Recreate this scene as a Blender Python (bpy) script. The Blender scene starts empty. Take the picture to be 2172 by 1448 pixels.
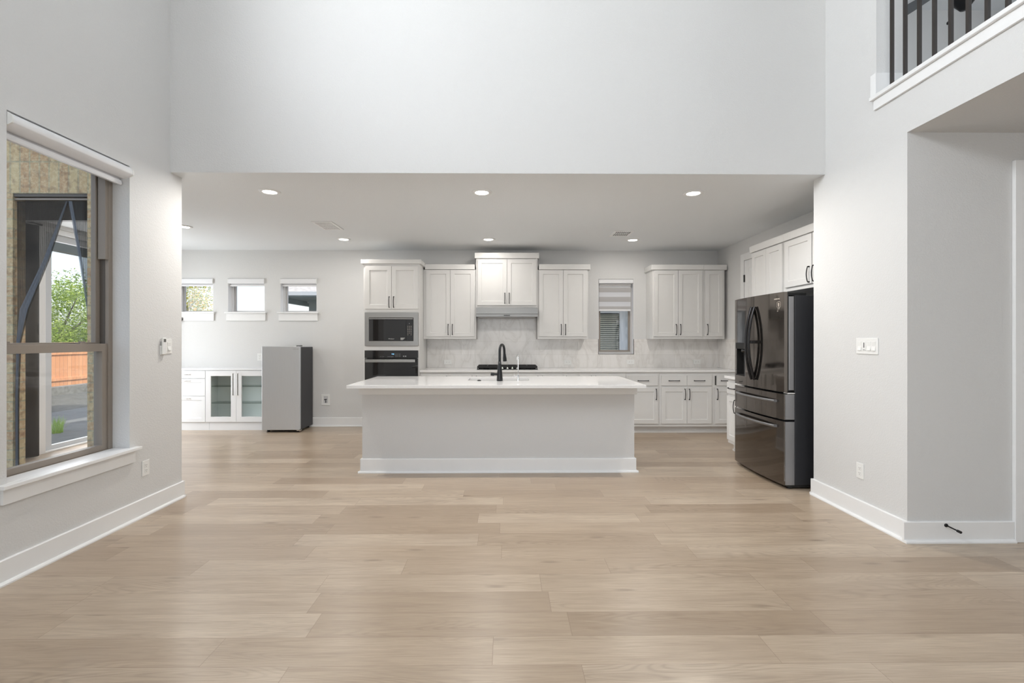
import bpy, bmesh, math, random
from mathutils import Vector
random.seed(7)
PI = math.pi
SC = bpy.context.scene
COL = SC.collection

# ------------------------------------------------------------------ camera
cam = bpy.data.cameras.new('camera')
cam.sensor_width = 36.0
cam.lens = 1000.0 / 2172.0 * 36.0
cam.shift_x = 3.0 / 2172.0
cam.shift_y = -5.0 / 2172.0
cam.clip_start = 0.02
cam.clip_end = 300
cam_o = bpy.data.objects.new('camera', cam)
cam_o.location = (0, 0, 1.358)
cam_o.rotation_euler = (PI / 2, 0, -0.01)
COL.objects.link(cam_o)
SC.camera = cam_o

# ------------------------------------------------------------------ colour management
SC.view_settings.view_transform = 'Standard'
SC.view_settings.look = 'None'
SC.view_settings.gamma = 1.0
SC.view_settings.use_curve_mapping = False
SC.view_settings.exposure = 0.36

# ------------------------------------------------------------------ sky and sun
world = bpy.data.worlds.new('sky')
SC.world = world
world.use_nodes = True
wn = world.node_tree
wn.nodes.clear()
w_out = wn.nodes.new('ShaderNodeOutputWorld')
w_bg = wn.nodes.new('ShaderNodeBackground')
w_sky = wn.nodes.new('ShaderNodeTexSky')
w_sky.sky_type = 'NISHITA'
w_sky.sun_disc = False
w_sky.sun_elevation = math.radians(52)
w_sky.sun_rotation = math.radians(100)
w_sky.air_density = 1.0
w_sky.dust_density = 2.5
w_bg.inputs['Strength'].default_value = 0.31
w_mix = wn.nodes.new('ShaderNodeMix')
w_mix.data_type = 'RGBA'
w_mix.inputs[0].default_value = 0.5
w_mix.inputs[7].default_value = (2.85, 3.05, 3.3, 1)
wn.links.new(w_sky.outputs[0], w_mix.inputs[6])
wn.links.new(w_mix.outputs[2], w_bg.inputs[0])
wn.links.new(w_bg.outputs[0], w_out.inputs[0])

def lamp(name, kind, loc, rot, power, color=(1, 1, 1), **kw):
    l = bpy.data.lights.new(name, kind)
    l.energy = power
    l.color = color
    for k, v in kw.items():
        setattr(l, k, v)
    o = bpy.data.objects.new(name, l)
    o.location = loc
    o.rotation_euler = rot
    COL.objects.link(o)
    return o

lamp('sun', 'SUN', (30, -5, 40), (math.radians(38), 0, math.radians(62)), 2.6, (1.0, 0.95, 0.87), angle=0.02)
# daylight arriving at the window openings
lamp('daylight_front', 'AREA', (0.0, -4.62, 1.60), (PI / 2, 0, 0), 95, (0.94, 0.97, 1.0), shape='RECTANGLE', size=4.4, size_y=1.8)
lamp('daylight_upper', 'AREA', (-3.10, 0.7, 4.6), (PI / 2, 0, -PI / 2), 240, (0.92, 0.96, 1.0), shape='RECTANGLE', size=3.0, size_y=1.4)
lamp('daylight_nook', 'AREA', (-5.66, 6.3, 1.3), (PI / 2, 0, -PI / 2), 50, (0.96, 0.985, 1.0), shape='RECTANGLE', size=1.5, size_y=2.2)

lamp('loft_fill', 'AREA', (7.16, 1.7, 4.45), (PI / 2, 0, PI / 2), 90, (0.90, 0.95, 1.0), shape='RECTANGLE', size=2.4, size_y=1.3)  # fill lamp with no known source, added to brighten the loft

# ------------------------------------------------------------------ materials
def srgb(r, g, b):
    f = lambda c: (c / 12.92 if c <= 0.04045 else ((c + 0.055) / 1.055) ** 2.4)
    return (f(r / 255), f(g / 255), f(b / 255), 1)

class NT:
    def __init__(self, name):
        self.m = bpy.data.materials.new(name)
        self.m.use_nodes = True
        self.t = self.m.node_tree
        self.b = self.t.nodes['Principled BSDF']
        self.out = self.t.nodes['Material Output']
    def n(self, kind, **kw):
        x = self.t.nodes.new(kind)
        for k, v in kw.items():
            if k.startswith('i_'):
                key = k[2:]
                key = int(key) if key.isdigit() else key.replace('_', ' ')
                x.inputs[key].default_value = v
            else:
                setattr(x, k, v)
        return x
    def l(self, a, b):
        self.t.links.new(a, b)
    def math(self, op, a, b=None, clamp=False):
        x = self.n('ShaderNodeMath', operation=op, use_clamp=clamp)
        for i, v in enumerate((a, b)):
            if v is None:
                continue
            if isinstance(v, (int, float)):
                x.inputs[i].default_value = v
            else:
                self.l(v, x.inputs[i])
        return x.outputs[0]
    def mixc(self, fac, a, b, mode='MIX'):
        x = self.n('ShaderNodeMix', data_type='RGBA', blend_type=mode)
        for idx, v in ((0, fac), (6, a), (7, b)):
            if hasattr(v, 'links'):
                self.l(v, x.inputs[idx])
            else:
                x.inputs[idx].default_value = v
        return x.outputs[2]
    def ramp(self, fac, stops):
        x = self.n('ShaderNodeValToRGB')
        e = x.color_ramp.elements
        while len(e) < len(stops):
            e.new(0.5)
        for i, (p, c) in enumerate(stops):
            e[i].position = p
            e[i].color = c if len(c) == 4 else (*c, 1)
        self.l(fac, x.inputs[0])
        return x.outputs[0]
    def objco(self):
        return self.n('ShaderNodeTexCoord').outputs['Object']
    def worldco(self):
        return self.n('ShaderNodeNewGeometry').outputs['Position']
    def bump(self, h, strength, dist):
        x = self.n('ShaderNodeBump')
        x.inputs['Strength'].default_value = strength
        x.inputs['Distance'].default_value = dist
        self.l(h, x.inputs['Height'])
        self.l(x.outputs[0], self.b.inputs['Normal'])

def simple(name, col, rough=0.5, metal=0.0, spec=0.5, var=0.0, scale=8.0, coat=0.0):
    q = NT(name)
    b = q.b
    b.inputs['Roughness'].default_value = rough
    b.inputs['Metallic'].default_value = metal
    b.inputs['Specular IOR Level'].default_value = spec
    b.inputs['Coat Weight'].default_value = coat
    b.inputs['Coat Roughness'].default_value = 0.03
    nz = q.n('ShaderNodeTexNoise', i_Scale=scale, i_Detail=3.0)
    q.l(q.objco(), nz.inputs['Vector'])
    lo = tuple(max(0, c * (1 - var)) for c in col[:3]) + (1,)
    hi = tuple(min(1, c * (1 + var)) for c in col[:3]) + (1,)
    q.l(q.ramp(nz.outputs[0], [(0.3, lo), (0.7, hi)]), b.inputs['Base Color'])
    return q.m

def emit(name, col, strength):
    q = NT(name)
    q.b.inputs['Base Color'].default_value = col
    q.b.inputs['Emission Color'].default_value = col
    q.b.inputs['Emission Strength'].default_value = strength
    return q.m

def paint(name, col, scale=230, strength=0.30, dist=0.002, rough=0.55):
    q = NT(name)
    q.b.inputs['Roughness'].default_value = rough
    q.b.inputs['Specular IOR Level'].default_value = 0.25
    co = q.worldco()
    a = q.n('ShaderNodeTexNoise', i_Scale=scale * 0.45, i_Detail=2.0, i_Roughness=0.5)
    q.l(co, a.inputs['Vector'])
    h = q.ramp(a.outputs[0], [(0.38, (0, 0, 0)), (0.62, (1, 1, 1))])
    q.bump(h, strength, dist)
    big = q.n('ShaderNodeTexNoise', i_Scale=0.9, i_Detail=1.0)
    q.l(co, big.inputs['Vector'])
    lo = tuple(c * 0.985 for c in col[:3]) + (1,)
    q.l(q.ramp(big.outputs[0], [(0.35, lo), (0.65, col)]), q.b.inputs['Base Color'])
    return q.m

def glass(name, tint=(1, 1, 1, 1), refl=0.07):
    q = NT(name)
    q.t.nodes.remove(q.b)
    tr = q.n('ShaderNodeBsdfTransparent'); tr.inputs[0].default_value = tint
    gl = q.n('ShaderNodeBsdfGlossy'); gl.inputs['Roughness'].default_value = 0.0
    lw = q.n('ShaderNodeLayerWeight'); lw.inputs['Blend'].default_value = 0.5
    mx = q.n('ShaderNodeMixShader')
    f = q.math('ADD', q.math('MULTIPLY', q.math('POWER', lw.outputs['Facing'], 5.0), 0.9), refl * 0.5, clamp=True)
    q.l(f, mx.inputs[0]); q.l(tr.outputs[0], mx.inputs[1]); q.l(gl.outputs[0], mx.inputs[2])
    q.l(mx.outputs[0], q.out.inputs[0])
    return q.m

def mesh_screen(name, col, alpha):
    q = NT(name)
    q.t.nodes.remove(q.b)
    tr = q.n('ShaderNodeBsdfTransparent')
    df = q.n('ShaderNodeBsdfDiffuse'); df.inputs[0].default_value = col
    mx = q.n('ShaderNodeMixShader'); 
    co = q.objco()
    sp = q.n('ShaderNodeSeparateXYZ'); q.l(co, sp.inputs[0])
    st = q.math('SINE', q.math('MULTIPLY', sp.outputs[0], 420.0))
    f = q.math('ADD', q.math('MULTIPLY', st, 0.06), alpha)
    q.l(f, mx.inputs[0])
    q.l(tr.outputs[0], mx.inputs[1]); q.l(df.outputs[0], mx.inputs[2])
    q.l(mx.outputs[0], q.out.inputs[0])
    return q.m

def brushed(name, col, rough, axis=2, metal=1.0):
    q = NT(name)
    b = q.b
    b.inputs['Metallic'].default_value = metal
    co = q.objco()
    mp = q.n('ShaderNodeMapping')
    s = [400, 400, 400]; s[axis] = 6
    mp.inputs['Scale'].default_value = s
    q.l(co, mp.inputs[0])
    nz = q.n('ShaderNodeTexNoise', i_Scale=1.0, i_Detail=2.0)
    q.l(mp.outputs[0], nz.inputs['Vector'])
    r = q.math('ADD', q.math('MULTIPLY', nz.outputs[0], 0.08), rough - 0.04)
    q.l(r, b.inputs['Roughness'])
    lo = tuple(c * 0.96 for c in col[:3]) + (1,)
    q.l(q.ramp(nz.outputs[0], [(0.3, lo), (0.7, col)]), b.inputs['Base Color'])
    return q.m

def floor_mat():
    q = NT('oak_plank_floor')
    co = q.worldco()
    sp = q.n('ShaderNodeSeparateXYZ'); q.l(co, sp.inputs[0])
    x, y = sp.outputs[0], sp.outputs[1]
    PW, PL = 0.19, 1.215
    yr = q.math('DIVIDE', q.math('SUBTRACT', y, 0.065), PW)
    row = q.math('FLOOR', yr)
    fy = q.math('SUBTRACT', yr, row)
    wn1 = q.n('ShaderNodeTexWhiteNoise', noise_dimensions='1D'); q.l(row, wn1.inputs['W'])
    xr = q.math('ADD', q.math('DIVIDE', x, PL), q.math('MULTIPLY', wn1.outputs['Value'], 7.31))
    pl = q.math('FLOOR', xr)
    fx = q.math('SUBTRACT', xr, pl)
    cb = q.n('ShaderNodeCombineXYZ'); q.l(pl, cb.inputs[0]); q.l(row, cb.inputs[1])
    wn2 = q.n('ShaderNodeTexWhiteNoise', noise_dimensions='2D'); q.l(cb.outputs[0], wn2.inputs['Vector'])
    rnd = wn2.outputs['Value']
    rsep = q.n('ShaderNodeSeparateColor'); q.l(wn2.outputs['Color'], rsep.inputs[0])
    # per plank coordinates
    pc = q.n('ShaderNodeCombineXYZ')
    q.l(q.math('ADD', x, q.math('MULTIPLY', rsep.outputs[0], 31.0)), pc.inputs[0])
    q.l(q.math('ADD', y, q.math('MULTIPLY', rsep.outputs[1], 17.0)), pc.inputs[1])
    def noise(sx, sy, scale, detail, rough=0.55, dist=0.0):
        mp = q.n('ShaderNodeMapping'); mp.inputs['Scale'].default_value = (sx, sy, 1)
        q.l(pc.outputs[0], mp.inputs[0])
        n = q.n('ShaderNodeTexNoise', i_Scale=scale, i_Detail=detail, i_Roughness=rough, i_Distortion=dist)
        q.l(mp.outputs[0], n.inputs['Vector'])
        return n.outputs[0]
    fine = noise(2.2, 120, 2.6, 5, 0.6)
    med = noise(1.0, 15, 1.7, 4, 0.6, 0.5)
    blot = noise(1.1, 4.5, 1.3, 2, 0.5)
    # cathedral figure: iso lines of a stretched noise
    cat = noise(0.8, 5.5, 1.25, 1.0, 0.4)
    rings = q.math('SINE', q.math('MULTIPLY', cat, 165.0))
    ringm = noise(0.7, 3.0, 0.9, 1)
    ringa = q.math('MULTIPLY', q.math('POWER', q.math('MULTIPLY', q.math('ADD', rings, 1.0), 0.5), 2.5),
                   q.ramp(ringm, [(0.44, (0, 0, 0)), (0.62, (1, 1, 1))]))
    base = q.ramp(rnd, [(0.0, srgb(168, 148, 126)), (0.35, srgb(186, 167, 145)), (0.7, srgb(195, 177, 155)), (1.0, srgb(203, 186, 165))])
    c = q.mixc(q.math('MULTIPLY', q.ramp(fine, [(0.42, (0, 0, 0)), (0.62, (1, 1, 1))]), 0.42), base, srgb(138, 119, 99))
    c = q.mixc(q.math('MULTIPLY', q.ramp(med, [(0.45, (0, 0, 0)), (0.75, (1, 1, 1))]), 0.52), c, srgb(146, 124, 103))
    c = q.mixc(q.math('MULTIPLY', q.ramp(blot, [(0.42, (0, 0, 0)), (0.70, (1, 1, 1))]), 0.45), c, srgb(158, 139, 119))
    c = q.mixc(q.math('MULTIPLY', ringa, 0.24), c, srgb(116, 96, 79))
    # small knots
    mpk = q.n('ShaderNodeMapping'); mpk.inputs['Scale'].default_value = (1.9, 7.5, 1); q.l(pc.outputs[0], mpk.inputs[0])
    vo = q.n('ShaderNodeTexVoronoi', i_Scale=1.0, i_Randomness=1.0); q.l(mpk.outputs[0], vo.inputs['Vector'])
    kn = q.ramp(vo.outputs['Distance'], [(0.0, (1, 1, 1)), (0.05, (0.8, 0.8, 0.8)), (0.15, (0, 0, 0))])
    c = q.mixc(q.math('MULTIPLY', kn, q.math('MULTIPLY', med, 0.9)), c, srgb(98, 78, 62))
    # seams
    ey = q.math('MULTIPLY', q.math('MINIMUM', fy, q.math('SUBTRACT', 1.0, fy)), PW)
    ex = q.math('MULTIPLY', q.math('MINIMUM', fx, q.math('SUBTRACT', 1.0, fx)), PL)
    e = q.math('MINIMUM', ey, ex)
    seam = q.ramp(q.math('MULTIPLY', e, 400.0), [(0.25, (1, 1, 1)), (0.75, (0, 0, 0))])
    c = q.mixc(q.math('MULTIPLY', seam, 0.55), c, srgb(128, 104, 84))
    q.l(c, q.b.inputs['Base Color'])
    r = q.math('ADD', 0.24, q.math('MULTIPLY', fine, 0.12))
    q.l(r, q.b.inputs['Roughness'])
    q.b.inputs['Specular IOR Level'].default_value = 0.75
    h = q.math('SUBTRACT', q.math('MULTIPLY', fine, 0.25), seam)
    q.bump(h, 0.12, 0.0015)
    return q.m

def tile_mat():
    q = NT('marble_tile')
    co = q.worldco()
    sp = q.n('ShaderNodeSeparateXYZ'); q.l(co, sp.inputs[0])
    cb = q.n('ShaderNodeCombineXYZ')
    q.l(q.math('ADD', q.math('ADD', sp.outputs[0], sp.outputs[1]), 0.0), cb.inputs[0])
    q.l(q.math('SUBTRACT', sp.outputs[2], 0.914), cb.inputs[1])
    br = q.n('ShaderNodeTexBrick', offset=0.5, i_Scale=1.0, i_Mortar_Size=0.0018, i_Mortar_Smooth=0.2, i_Brick_Width=0.607, i_Row_Height=0.2015)
    br.inputs['Color1'].default_value = (1, 1, 1, 1); br.inputs['Color2'].default_value = (0.93, 0.93, 0.93, 1)
    br.inputs['Mortar'].default_value = (0.8, 0.79, 0.77, 1)
    q.l(cb.outputs[0], br.inputs['Vector'])
    mp = q.n('ShaderNodeMapping'); mp.inputs['Scale'].default_value = (2.4, 1.0, 1.0); mp.inputs['Rotation'].default_value = (0, 0, 0.85)
    q.l(cb.outputs[0], mp.inputs[0])
    nz = q.n('ShaderNodeTexNoise', i_Scale=2.3, i_Detail=5.0, i_Roughness=0.55, i_Distortion=0.8); q.l(mp.outputs[0], nz.inputs['Vector'])
    v = q.math('ABSOLUTE', q.math('SUBTRACT', nz.outputs[0], 0.5))
    vein = q.ramp(v, [(0.0, srgb(222, 218, 214)), (0.03, srgb(230, 227, 223)), (0.12, srgb(236, 233, 230))])
    q.l(q.mixc(1.0, vein, br.outputs[0], 'MULTIPLY'), q.b.inputs['Base Color'])
    q.b.inputs['Roughness'].default_value = 0.22
    q.bump(br.outputs['Fac'], -0.2, 0.001)
    return q.m

def brick_mat():
    q = NT('tumbled_brick')
    co = q.worldco()
    sp = q.n('ShaderNodeSeparateXYZ'); q.l(co, sp.inputs[0])
    u = q.math('ADD', sp.outputs[0], sp.outputs[1]); z = sp.outputs[2]
    top = q.math('GREATER_THAN', z, 2.53)
    a = q.n('ShaderNodeCombineXYZ'); q.l(u, a.inputs[0]); q.l(z, a.inputs[1])
    s = q.n('ShaderNodeCombineXYZ'); q.l(q.math('SUBTRACT', z, 2.53), s.inputs[0]); q.l(u, s.inputs[1])
    def br(vec, off):
        b = q.n('ShaderNodeTexBrick', offset=off, i_Scale=1.0, i_Mortar_Size=0.007, i_Mortar_Smooth=0.25, i_Brick_Width=0.254, i_Row_Height=0.0775, i_Bias=0.0)
        b.inputs['Color1'].default_value = srgb(194, 160, 124); b.inputs['Color2'].default_value = srgb(208, 190, 148)
        b.inputs['Mortar'].default_value = srgb(178, 170, 142)
        q.l(vec, b.inputs['Vector'])
        return b
    b1, b2 = br(a.outputs[0], 0.5), br(s.outputs[0], 0.0)
    c = q.mixc(top, b1.outputs[0], b2.outputs[0])
    nz = q.n('ShaderNodeTexNoise', i_Scale=30.0, i_Detail=5.0, i_Roughness=0.7); q.l(co, nz.inputs['Vector'])
    c = q.mixc(q.ramp(nz.outputs[0], [(0.45, (0, 0, 0)), (0.60, (0.6, 0.6, 0.6))]), c, srgb(224, 212, 176))
    n2 = q.n('ShaderNodeTexNoise', i_Scale=22.0, i_Detail=4.0); q.l(co, n2.inputs['Vector'])
    c = q.mixc(q.ramp(n2.outputs[0], [(0.5, (0, 0, 0)), (0.66, (0.55, 0.55, 0.55))]), c, srgb(146, 114, 92))
    q.l(c, q.b.inputs['Base Color'])
    q.b.inputs['Roughness'].default_value = 0.9
    f = q.n('ShaderNodeMix', data_type='FLOAT'); q.l(top, f.inputs[0]); q.l(b1.outputs['Fac'], f.inputs[2]); q.l(b2.outputs['Fac'], f.inputs[3])
    h = q.math('SUBTRACT', q.math('MULTIPLY', nz.outputs[0], 0.5), f.outputs[0])
    q.bump(h, 0.6, 0.008)
    return q.m

def stripes_mat():
    q = NT('zebra_fabric')
    co = q.objco()
    sp = q.n('ShaderNodeSeparateXYZ'); q.l(co, sp.inputs[0])
    f = q.math('FRACT', q.math('MULTIPLY', sp.outputs[2], 1 / 0.150))
    m = q.ramp(f, [(0.0, (0.62, 0.60, 0.585)), (0.47, (0.66, 0.645, 0.63)), (0.53, (0.86, 0.86, 0.87)), (0.97, (0.82, 0.82, 0.83)), (1.0, (0.5, 0.49, 0.48))])
    q.t.nodes.remove(q.b)
    d = q.n('ShaderNodeBsdfDiffuse'); tl = q.n('ShaderNodeBsdfTranslucent'); mx = q.n('ShaderNodeMixShader'); mx.inputs[0].default_value = 0.4
    q.l(m, d.inputs[0]); q.l(m, tl.inputs[0]); q.l(d.outputs[0], mx.inputs[1]); q.l(tl.outputs[0], mx.inputs[2]); q.l(mx.outputs[0], q.out.inputs[0])
    return q.m

def leaf_mat(name, stops):
    q = NT(name)
    g = q.n('ShaderNodeTexWhiteNoise', noise_dimensions='1D')
    q.l(q.n('ShaderNodeNewGeometry').outputs['Random Per Island'], g.inputs['W'])
    c = q.ramp(g.outputs['Value'], stops)
    q.t.nodes.remove(q.b)
    d = q.n('ShaderNodeBsdfDiffuse'); tl = q.n('ShaderNodeBsdfTranslucent'); mx = q.n('ShaderNodeMixShader'); mx.inputs[0].default_value = 0.35
    q.l(c, d.inputs[0]); q.l(c, tl.inputs[0]); q.l(d.outputs[0], mx.inputs[1]); q.l(tl.outputs[0], mx.inputs[2]); q.l(mx.outputs[0], q.out.inputs[0])
    return q.m

def plank_mat(name, c1, c2, pitch, axis=1):
    q = NT(name)
    co = q.worldco()
    sp = q.n('ShaderNodeSeparateXYZ'); q.l(co, sp.inputs[0])
    t = q.math('DIVIDE', sp.outputs[axis], pitch)
    fl = q.math('FLOOR', t); fr = q.math('SUBTRACT', t, fl)
    wn = q.n('ShaderNodeTexWhiteNoise', noise_dimensions='1D'); q.l(fl, wn.inputs['W'])
    c = q.ramp(wn.outputs['Value'], [(0, c1), (1, c2)])
    mp = q.n('ShaderNodeMapping'); mp.inputs['Scale'].default_value = (20, 20, 1.2); q.l(co, mp.inputs[0])
    nz = q.n('ShaderNodeTexNoise', i_Scale=2.0, i_Detail=4.0); q.l(mp.outputs[0], nz.inputs['Vector'])
    c = q.mixc(q.math('MULTIPLY', nz.outputs[0], 0.25), c, tuple(v * 0.6 for v in c1[:3]) + (1,))
    edge = q.math('LESS_THAN', q.math('MINIMUM', fr, q.math('SUBTRACT', 1.0, fr)), 0.02)
    c = q.mixc(edge, c, tuple(v * 0.25 for v in c1[:3]) + (1,))
    q.l(c, q.b.inputs['Base Color']); q.b.inputs['Roughness'].default_value = 0.8
    return q.m

M = {}
M['wall'] = paint('greige_wall_paint', (0.69, 0.687, 0.678, 1))
M['wall_smooth'] = paint('greige_island_paint', (0.655, 0.65, 0.642, 1), strength=0.2)
M['ceil'] = paint('ceiling_paint', (0.795, 0.815, 0.825, 1))
M['trim'] = simple('white_trim_paint', (0.84, 0.84, 0.835, 1), 0.35, var=0.01)
M['cab'] = simple('warm_white_cabinet_paint', (0.73, 0.722, 0.705, 1), 0.38, var=0.01)
M['cabw'] = simple('white_laminate', (0.86, 0.87, 0.885, 1), 0.4, var=0.01)
M['quartz'] = simple('white_quartz', (0.86, 0.85, 0.84, 1), 0.07, var=0.015, scale=60)
M['floor'] = floor_mat()
M['tile'] = tile_mat()
M['brick'] = brick_mat()
M['steel'] = brushed('brushed_steel', (0.36, 0.355, 0.345, 1), 0.30, axis=0)
M['hood'] = brushed('hood_steel', (0.24, 0.237, 0.23, 1), 0.34, axis=0)
M['sink'] = brushed('sink_steel', (0.42, 0.39, 0.365, 1), 0.32, axis=0)
M['steelv'] = brushed('silver_door_steel', (0.60, 0.62, 0.645, 1), 0.36, axis=2, metal=0.6)
M['chrome'] = simple('chrome', (0.82, 0.82, 0.83, 1), 0.08, 1.0)
M['nickel'] = simple('polished_nickel', (0.74, 0.72, 0.69, 1), 0.15, 1.0)
M['black'] = simple('matte_black_metal', (0.012, 0.012, 0.013, 1), 0.38, 0.6)
M['faucet'] = simple('matte_black_faucet', (0.014, 0.015, 0.017, 1), 0.3, 0.3)
M['bglass'] = simple('black_oven_glass', (0.008, 0.008, 0.009, 1), 0.04, 0.0, coat=0.5)
M['iron'] = simple('cast_iron', (0.015, 0.014, 0.014, 1), 0.55, 0.2)
M['bss'] = brushed('black_stainless', (0.175, 0.157, 0.143, 1), 0.062, axis=0, metal=0.95)
M['bssdark'] = simple('dark_handle_metal', (0.030, 0.029, 0.030, 1), 0.22, 0.8)
M['bssedge'] = brushed('black_stainless_edge', (0.30, 0.30, 0.31, 1), 0.35, axis=2, metal=0.8)
M['case'] = simple('dark_grey_appliance_case', (0.030, 0.031, 0.036, 1), 0.42, 0.1)
M['rubber'] = simple('black_rubber', (0.008, 0.008, 0.008, 1), 0.6)
M['bronze'] = simple('taupe_window_vinyl', srgb(146, 136, 126), 0.45, var=0.02)
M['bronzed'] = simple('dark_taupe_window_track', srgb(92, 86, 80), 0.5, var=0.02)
M['plastic'] = simple('white_plastic', (0.82, 0.82, 0.80, 1), 0.35, var=0.005)
M['slot'] = simple('dark_slot', (0.06, 0.06, 0.06, 1), 0.6)
M['lcd'] = simple('grey_lcd', (0.16, 0.16, 0.15, 1), 0.3)
M['blind'] = simple('white_blind_metal', (0.80, 0.80, 0.81, 1), 0.45, var=0.01)
M['blindg'] = simple('grey_blind_fabric', (0.60, 0.60, 0.61, 1), 0.7, var=0.02)
M['zebra'] = stripes_mat()
M['glass'] = glass('window_glass')
M['cglass'] = glass('cabinet_glass', (0.965, 0.985, 0.975, 1), 0.05)
M['shelfglass'] = glass('green_edge_glass', (0.86, 0.93, 0.91, 1), 0.10)
M['screen'] = mesh_screen('insect_screen', (0.032, 0.031, 0.030, 1), 0.80)
M['screend'] = mesh_screen('gathered_insect_screen', (0.17, 0.20, 0.245, 1), 0.72)
M['baluster'] = simple('oil_rubbed_bronze', (0.045, 0.038, 0.034, 1), 0.42, 0.5)
M['lamp'] = emit('led_lens', (1, 0.96, 0.9, 1), 14.0)
M['clock'] = emit('blue_clock_digits', (0.25, 0.62, 1.0, 1), 2.2)
M['print'] = simple('light_grey_print', (0.55, 0.55, 0.54, 1), 0.5)
M['printd'] = simple('grey_print', (0.33, 0.33, 0.34, 1), 0.5)
M['printg'] = simple('pale_gold_print', (0.62, 0.55, 0.48, 1), 0.35, 0.5)
M['concrete'] = simple('patio_concrete', (0.20, 0.21, 0.205, 1), 0.9, var=0.12, scale=5)
M['gravel'] = simple('grey_soil', (0.12, 0.125, 0.11, 1), 0.95, var=0.3, scale=14)
M['lawn'] = simple('lawn', (0.14, 0.22, 0.07, 1), 0.95, var=0.3, scale=10)
M['stonewall'] = simple('grey_block', (0.20, 0.20, 0.18, 1), 0.95, var=0.25, scale=12)
M['fence'] = plank_mat('cedar_fence_boards', srgb(214, 150, 104), srgb(226, 166, 120), 0.14)
M['bark'] = simple('pale_bark', (0.55, 0.52, 0.46, 1), 0.9, var=0.2, scale=20)
M['barkd'] = simple('grey_bark', (0.16, 0.14, 0.12, 1), 0.9, var=0.2, scale=20)
M['leaf'] = leaf_mat('green_leaves', [(0.0, srgb(96, 124, 46)), (0.4, srgb(136, 164, 66)), (0.75, srgb(170, 192, 92)), (1.0, srgb(204, 216, 130))])
M['leafy'] = leaf_mat('autumn_leaves', [(0.0, srgb(104, 122, 52)), (0.4, srgb(158, 172, 84)), (0.75, srgb(214, 200, 102)), (1.0, srgb(224, 168, 88))])
M['tuft'] = leaf_mat('bright_grass', [(0.0, srgb(140, 180, 60)), (1.0, srgb(190, 220, 100))])
M['shingle'] = simple('grey_shingle', (0.50, 0.48, 0.46, 1), 0.9, var=0.2, scale=14)
M['fascia'] = simple('white_fascia', (0.72, 0.74, 0.75, 1), 0.5)
M['soffit'] = simple('grey_green_soffit', (0.34, 0.39, 0.40, 1), 0.7)
M['slat'] = simple('pale_green_blind_slats', (0.90, 0.88, 0.74, 1), 0.6)
M['nbrick'] = simple('whitewashed_brick', (0.62, 0.64, 0.64, 1), 0.9, var=0.15, scale=6)
M['darkroom'] = simple('dark_glass_back', (0.03, 0.045, 0.05, 1), 0.3)
M['wall_shade_sheet'] = simple('wall_shade_taupe', (0.05, 0.046, 0.042, 1), 0.85, var=0.06, scale=30)  # near-black tone carries the shade of the nook wall
M['fanblade'] = simple('charcoal_fan_blade', (0.16, 0.17, 0.18, 1), 0.3)
M['roof'] = simple('patio_soffit_board', (0.42, 0.43, 0.42, 1), 0.7, var=0.05)
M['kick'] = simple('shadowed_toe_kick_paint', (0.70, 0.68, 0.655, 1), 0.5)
M['vinyl'] = simple('white_window_vinyl', (0.78, 0.78, 0.79, 1), 0.4)
M['vinylg'] = simple('grey_window_vinyl', (0.52, 0.51, 0.50, 1), 0.45)
M['dooralu'] = simple('pale_grey_door_frame', (0.60, 0.62, 0.64, 1), 0.4)

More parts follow.
